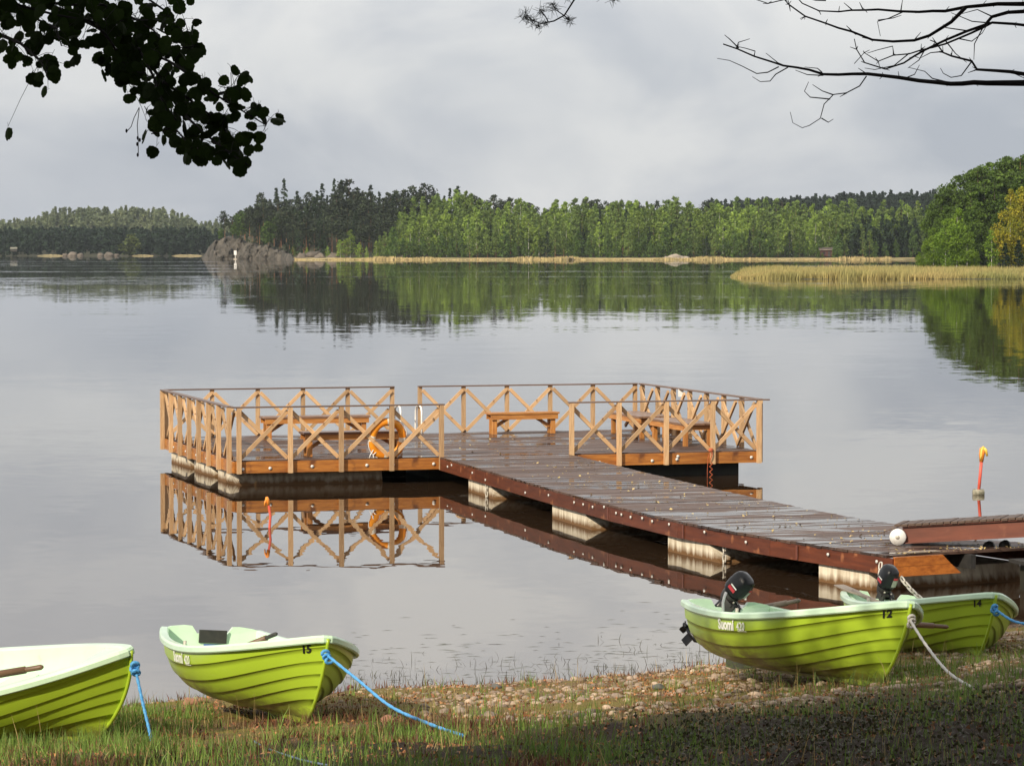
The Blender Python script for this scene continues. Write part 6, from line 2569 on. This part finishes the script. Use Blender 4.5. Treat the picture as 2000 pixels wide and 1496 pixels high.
for bi, (w0, w1, main, twigs) in enumerate(ZB_):
    dy0 = 0.5 * math.sin(bi * 2.3)

    def cv(zx, zy, i):
        return at_y(980 + zx * 0.51, zy * 0.51, DYD + dy0 + 0.12 * math.sin(zx * 0.006 + bi)) - DO

    def wob(pl):
        """subdivide with small kinks"""
        out = []
        for (x0, y0), (x1, y1) in zip(pl[:-1], pl[1:]):
            nn = max(1, int(math.hypot(x1 - x0, y1 - y0) / 45))
            for j in range(nn):
                f = j / nn
                out.append((lerp(x0, x1, f) + random.uniform(-2.5, 2.5), lerp(y0, y1, f) + random.uniform(-2.5, 2.5)))
        out.append(pl[-1])
        return out
    m = MB()
    pl = wob(main)
    pts = [cv(x_, y_, i) for i, (x_, y_) in enumerate(pl)]
    rr = [lerp(w0, w1, (i / (len(pl) - 1)) ** 0.8) * 0.8 / F * DYD for i in range(len(pl))]
    if main[0][0] >= 2000:
        hz_ = pts[0].z + 0.1
        pts = [Vector((0, 0, hz_ + 0.15))] + pts
        rr = [rr[0] * 1.5] + rr
    m.tube(pts, rr, 7)
    for tw in twigs:
        pl = wob(tw)
        m.tube([cv(x_, y_, i) for i, (x_, y_) in enumerate(pl)], [lerp(2.7, 1.1, i / max(1, len(pl) - 1)) * 0.51 / F * DYD for i in range(len(pl))], 5)
    # short spurs
    for _ in range(16):
        i = random.randrange(1, len(pts) - 1)
        d_ = Vector((random.gauss(0, 1), random.gauss(0, .6), random.gauss(0, 1))).normalized()
        m.tube([pts[i], pts[i] + d_ * random.uniform(0.012, 0.035)], [0.003, 0.0015], 4)
    m.build('branch', M_deadwood, dead)

# ------------------------------------------------------------------ pine with a sprig dipping into the top edge
PY_ = 12.0
pine = thing('pine_tree', 'pine whose small needled sprig dips into the top edge', 'tree', Matrix.Translation((3.9, 10.6, ground_z(3.9, 10.6))))
PO = pine.matrix_basis.translation.copy()
MB().tube([Vector((0, 0, -0.3)), Vector((0.05, 0, 4)), Vector((0, 0.1, 8)), Vector((0.1, 0, 14))], [0.2, 0.17, 0.13, 0.05], 10).build('trunk', M_pinebark, pine)


def zp(x_, y_, dy=0.0):
    return at_y(980 + x_ * 0.51, y_ * 0.51, PY_ + dy) - PO


m = MB()
m.tube([Vector((0, 0, 4.4)), Vector((-1.2, 0.5, 4.6)), zp(700, -330), zp(420, -180), zp(320, -90), zp(278, 0), zp(240, 60), zp(200, 82), zp(150, 92)], [0.035, 0.03, 0.02, 0.012, 0.007, 0.0035, 0.003, 0.003, 0.002], 7)
for tw in ([(240, 62), (215, 45), (198, 30)], [(178, 85), (165, 60), (152, 45)], [(150, 92), (120, 80), (92, 62)], [(240, 62), (250, 72), (257, 80)], [(420, -180), (430, -60), (425, -10)], [(320, -90), (300, -40), (255, -12)]):
    m.tube([zp(*q) for q in tw], [0.0025, 0.002, 0.0015], 5)
m.build('branch', M_deadwood, pine)
m = MB()
for (cx, cy, rr_, nn) in ((88, 62, 34, 46), (115, 82, 30, 40), (140, 98, 26, 36), (152, 42, 28, 42), (200, 28, 30, 50), (258, 80, 26, 46), (166, 88, 24, 26), (425, -6, 30, 40), (250, -14, 26, 36), (400, -25, 30, 30)):
    c_ = zp(cx, cy, random.uniform(-0.05, 0.05))
    L_ = rr_ * 0.51 / F * PY_
    for _ in range(nn):
        d_ = Vector((random.gauss(0, 1), random.gauss(0, 1), random.gauss(0, 1))).normalized()
        b_ = c_ + Vector((random.gauss(0, .25), random.gauss(0, .25), random.gauss(0, .25))) * L_
        m.tube([b_, b_ + d_ * L_ * random.uniform(0.7, 1.05)], [0.0011, 0.0006], 3, caps=False)
o = m.build('needles', M_needle, pine)
o['kind'] = 'stuff'
rc_ = np.random.default_rng(79)
P = []
for i in range(26):
    c_ = np.array([rc_.uniform(-2.6, 2.4), rc_.uniform(-2.2, 2.2), rc_.uniform(6.5, 13.5)])
    d_ = rc_.normal(size=(200, 3))
    d_ /= np.linalg.norm(d_, axis=1)[:, None]
    d_[:, 2] *= 0.6
    P.append(c_ + d_ * (1.0 * rc_.uniform(0.3, 1, 200) ** 0.5)[:, None])
V, T = leaf_cards(np.concatenate(P), 0.1, rc_)
o = link('crown', np_mesh('crown', V, T, M_crown), pine)
o['kind'] = 'stuff'


# ------------------------------------------------------------------ the grove behind the camera that shades the bank and the boughs
def grove_mesh(seed, H, R0, dens=120, lo=0.24):
    r_ = np.random.default_rng(seed)
    P_ = []
    for i in range(64):
        t_ = r_.uniform(0, 1)
        rad = R0 * (0.45 + 0.55 * math.sin(math.pi * (0.15 + 0.8 * t_))) * r_.uniform(0.2, 1) ** 0.6
        ph_ = r_.uniform(0, 6.283)
        c_ = np.array([math.cos(ph_) * rad, math.sin(ph_) * rad, lerp(H * lo, H * 0.97, t_)])
        d_ = r_.normal(size=(dens, 3))
        d_ /= np.linalg.norm(d_, axis=1)[:, None]
        P_.append(c_ + d_ * (1.05 * r_.uniform(0.2, 1, dens) ** 0.5)[:, None])
    V_, T_ = leaf_cards(np.concatenate(P_), 0.20, r_)
    return np_mesh('crown', V_, T_, M_crown), trunk_mb(H, 0.24, r_, n=8, limbs=12, h0=0.25).mesh('trunk', M_bark)


GR = [grove_mesh(500 + i, 17, 3.0) for i in range(3)]
GR_HIGH = grove_mesh(520, 17, 3.3, 110, 0.45)  # unseen trees with high crowns, added to darken the foreground
GR_THIN = grove_mesh(510, 18, 2.2, 34, 0.68)
base = Vector((2, 24, 0))
sh_ = Vector((SUN_H.x, SUN_H.y, 0))
pp = Vector((-SUN_H.y, SUN_H.x, 0))      # across the sun, to the right
if pp.x < 0:
    pp = -pp
spots = []
for kk, dd in ((-1.6, 17.3), (3.7, 22.5), (6.2, 21.5), (9.0, 22), (12.5, 20), (16.0, 22), (4.2, 27), (7.8, 27), (11.5, 27), (15.5, 27)):
    spots.append((base + sh_ * dd + pp * kk, kk))
for x_, y_ in ((2.7, 12.6), (-2.3, 9.0), (1.9, 6.5), (4.6, 18.0), (7.0, 20.5), (-6.2, 3.5), (5.6, 2.0), (7.5, 9.0), (8.5, 15.5), (2.0, -5.0), (-5.2, 7.6)):
    spots.append((Vector((x_, y_, 0)), 99 if y_ > 6 and -3 < x_ < 7.2 else 0))
for i, (q, kk) in enumerate(spots):
    z_ = ground_z(q.x, q.y) - 0.1
    t = thing('alder_tree', 'tall leafy tree of the grove behind the viewpoint, outside the view', 'tree',
              Matrix.Translation((q.x, q.y, z_)) @ Matrix.Rotation(i * 1.3, 4, 'Z') @ Matrix.Scale(1.0 if i == 0 else random.uniform(0.95, 1.08), 4), 'grove behind the viewpoint')
    g_ = GR_HIGH if kk == 99 else GR[i % 3] if i else GR_THIN
    link('trunk', g_[1], t)
    link('crown', g_[0], t)
# ------------------------------------------------------------------ air
hz_ = bpy.data.materials.new('haze_air')
hz_.use_nodes = True
hz_.node_tree.nodes.clear()
ho_ = hz_.node_tree.nodes.new('ShaderNodeOutputMaterial')
hv_ = hz_.node_tree.nodes.new('ShaderNodeVolumePrincipled')
hv_.inputs['Color'].default_value = (0.80, 0.88, 0.97, 1)
hv_.inputs['Density'].default_value = 0.00005
hv_.inputs['Anisotropy'].default_value = 0.2
hz_.node_tree.links.new(hv_.outputs[0], ho_.inputs['Volume'])
o = MB().box((0, 1270, 28), (2100, 2760, 70)).build('haze', hz_)
tag(o, 'thin morning haze over the lake', 'haze', kind='stuff')
print('leaves', n_leaf, 'trees', counts)
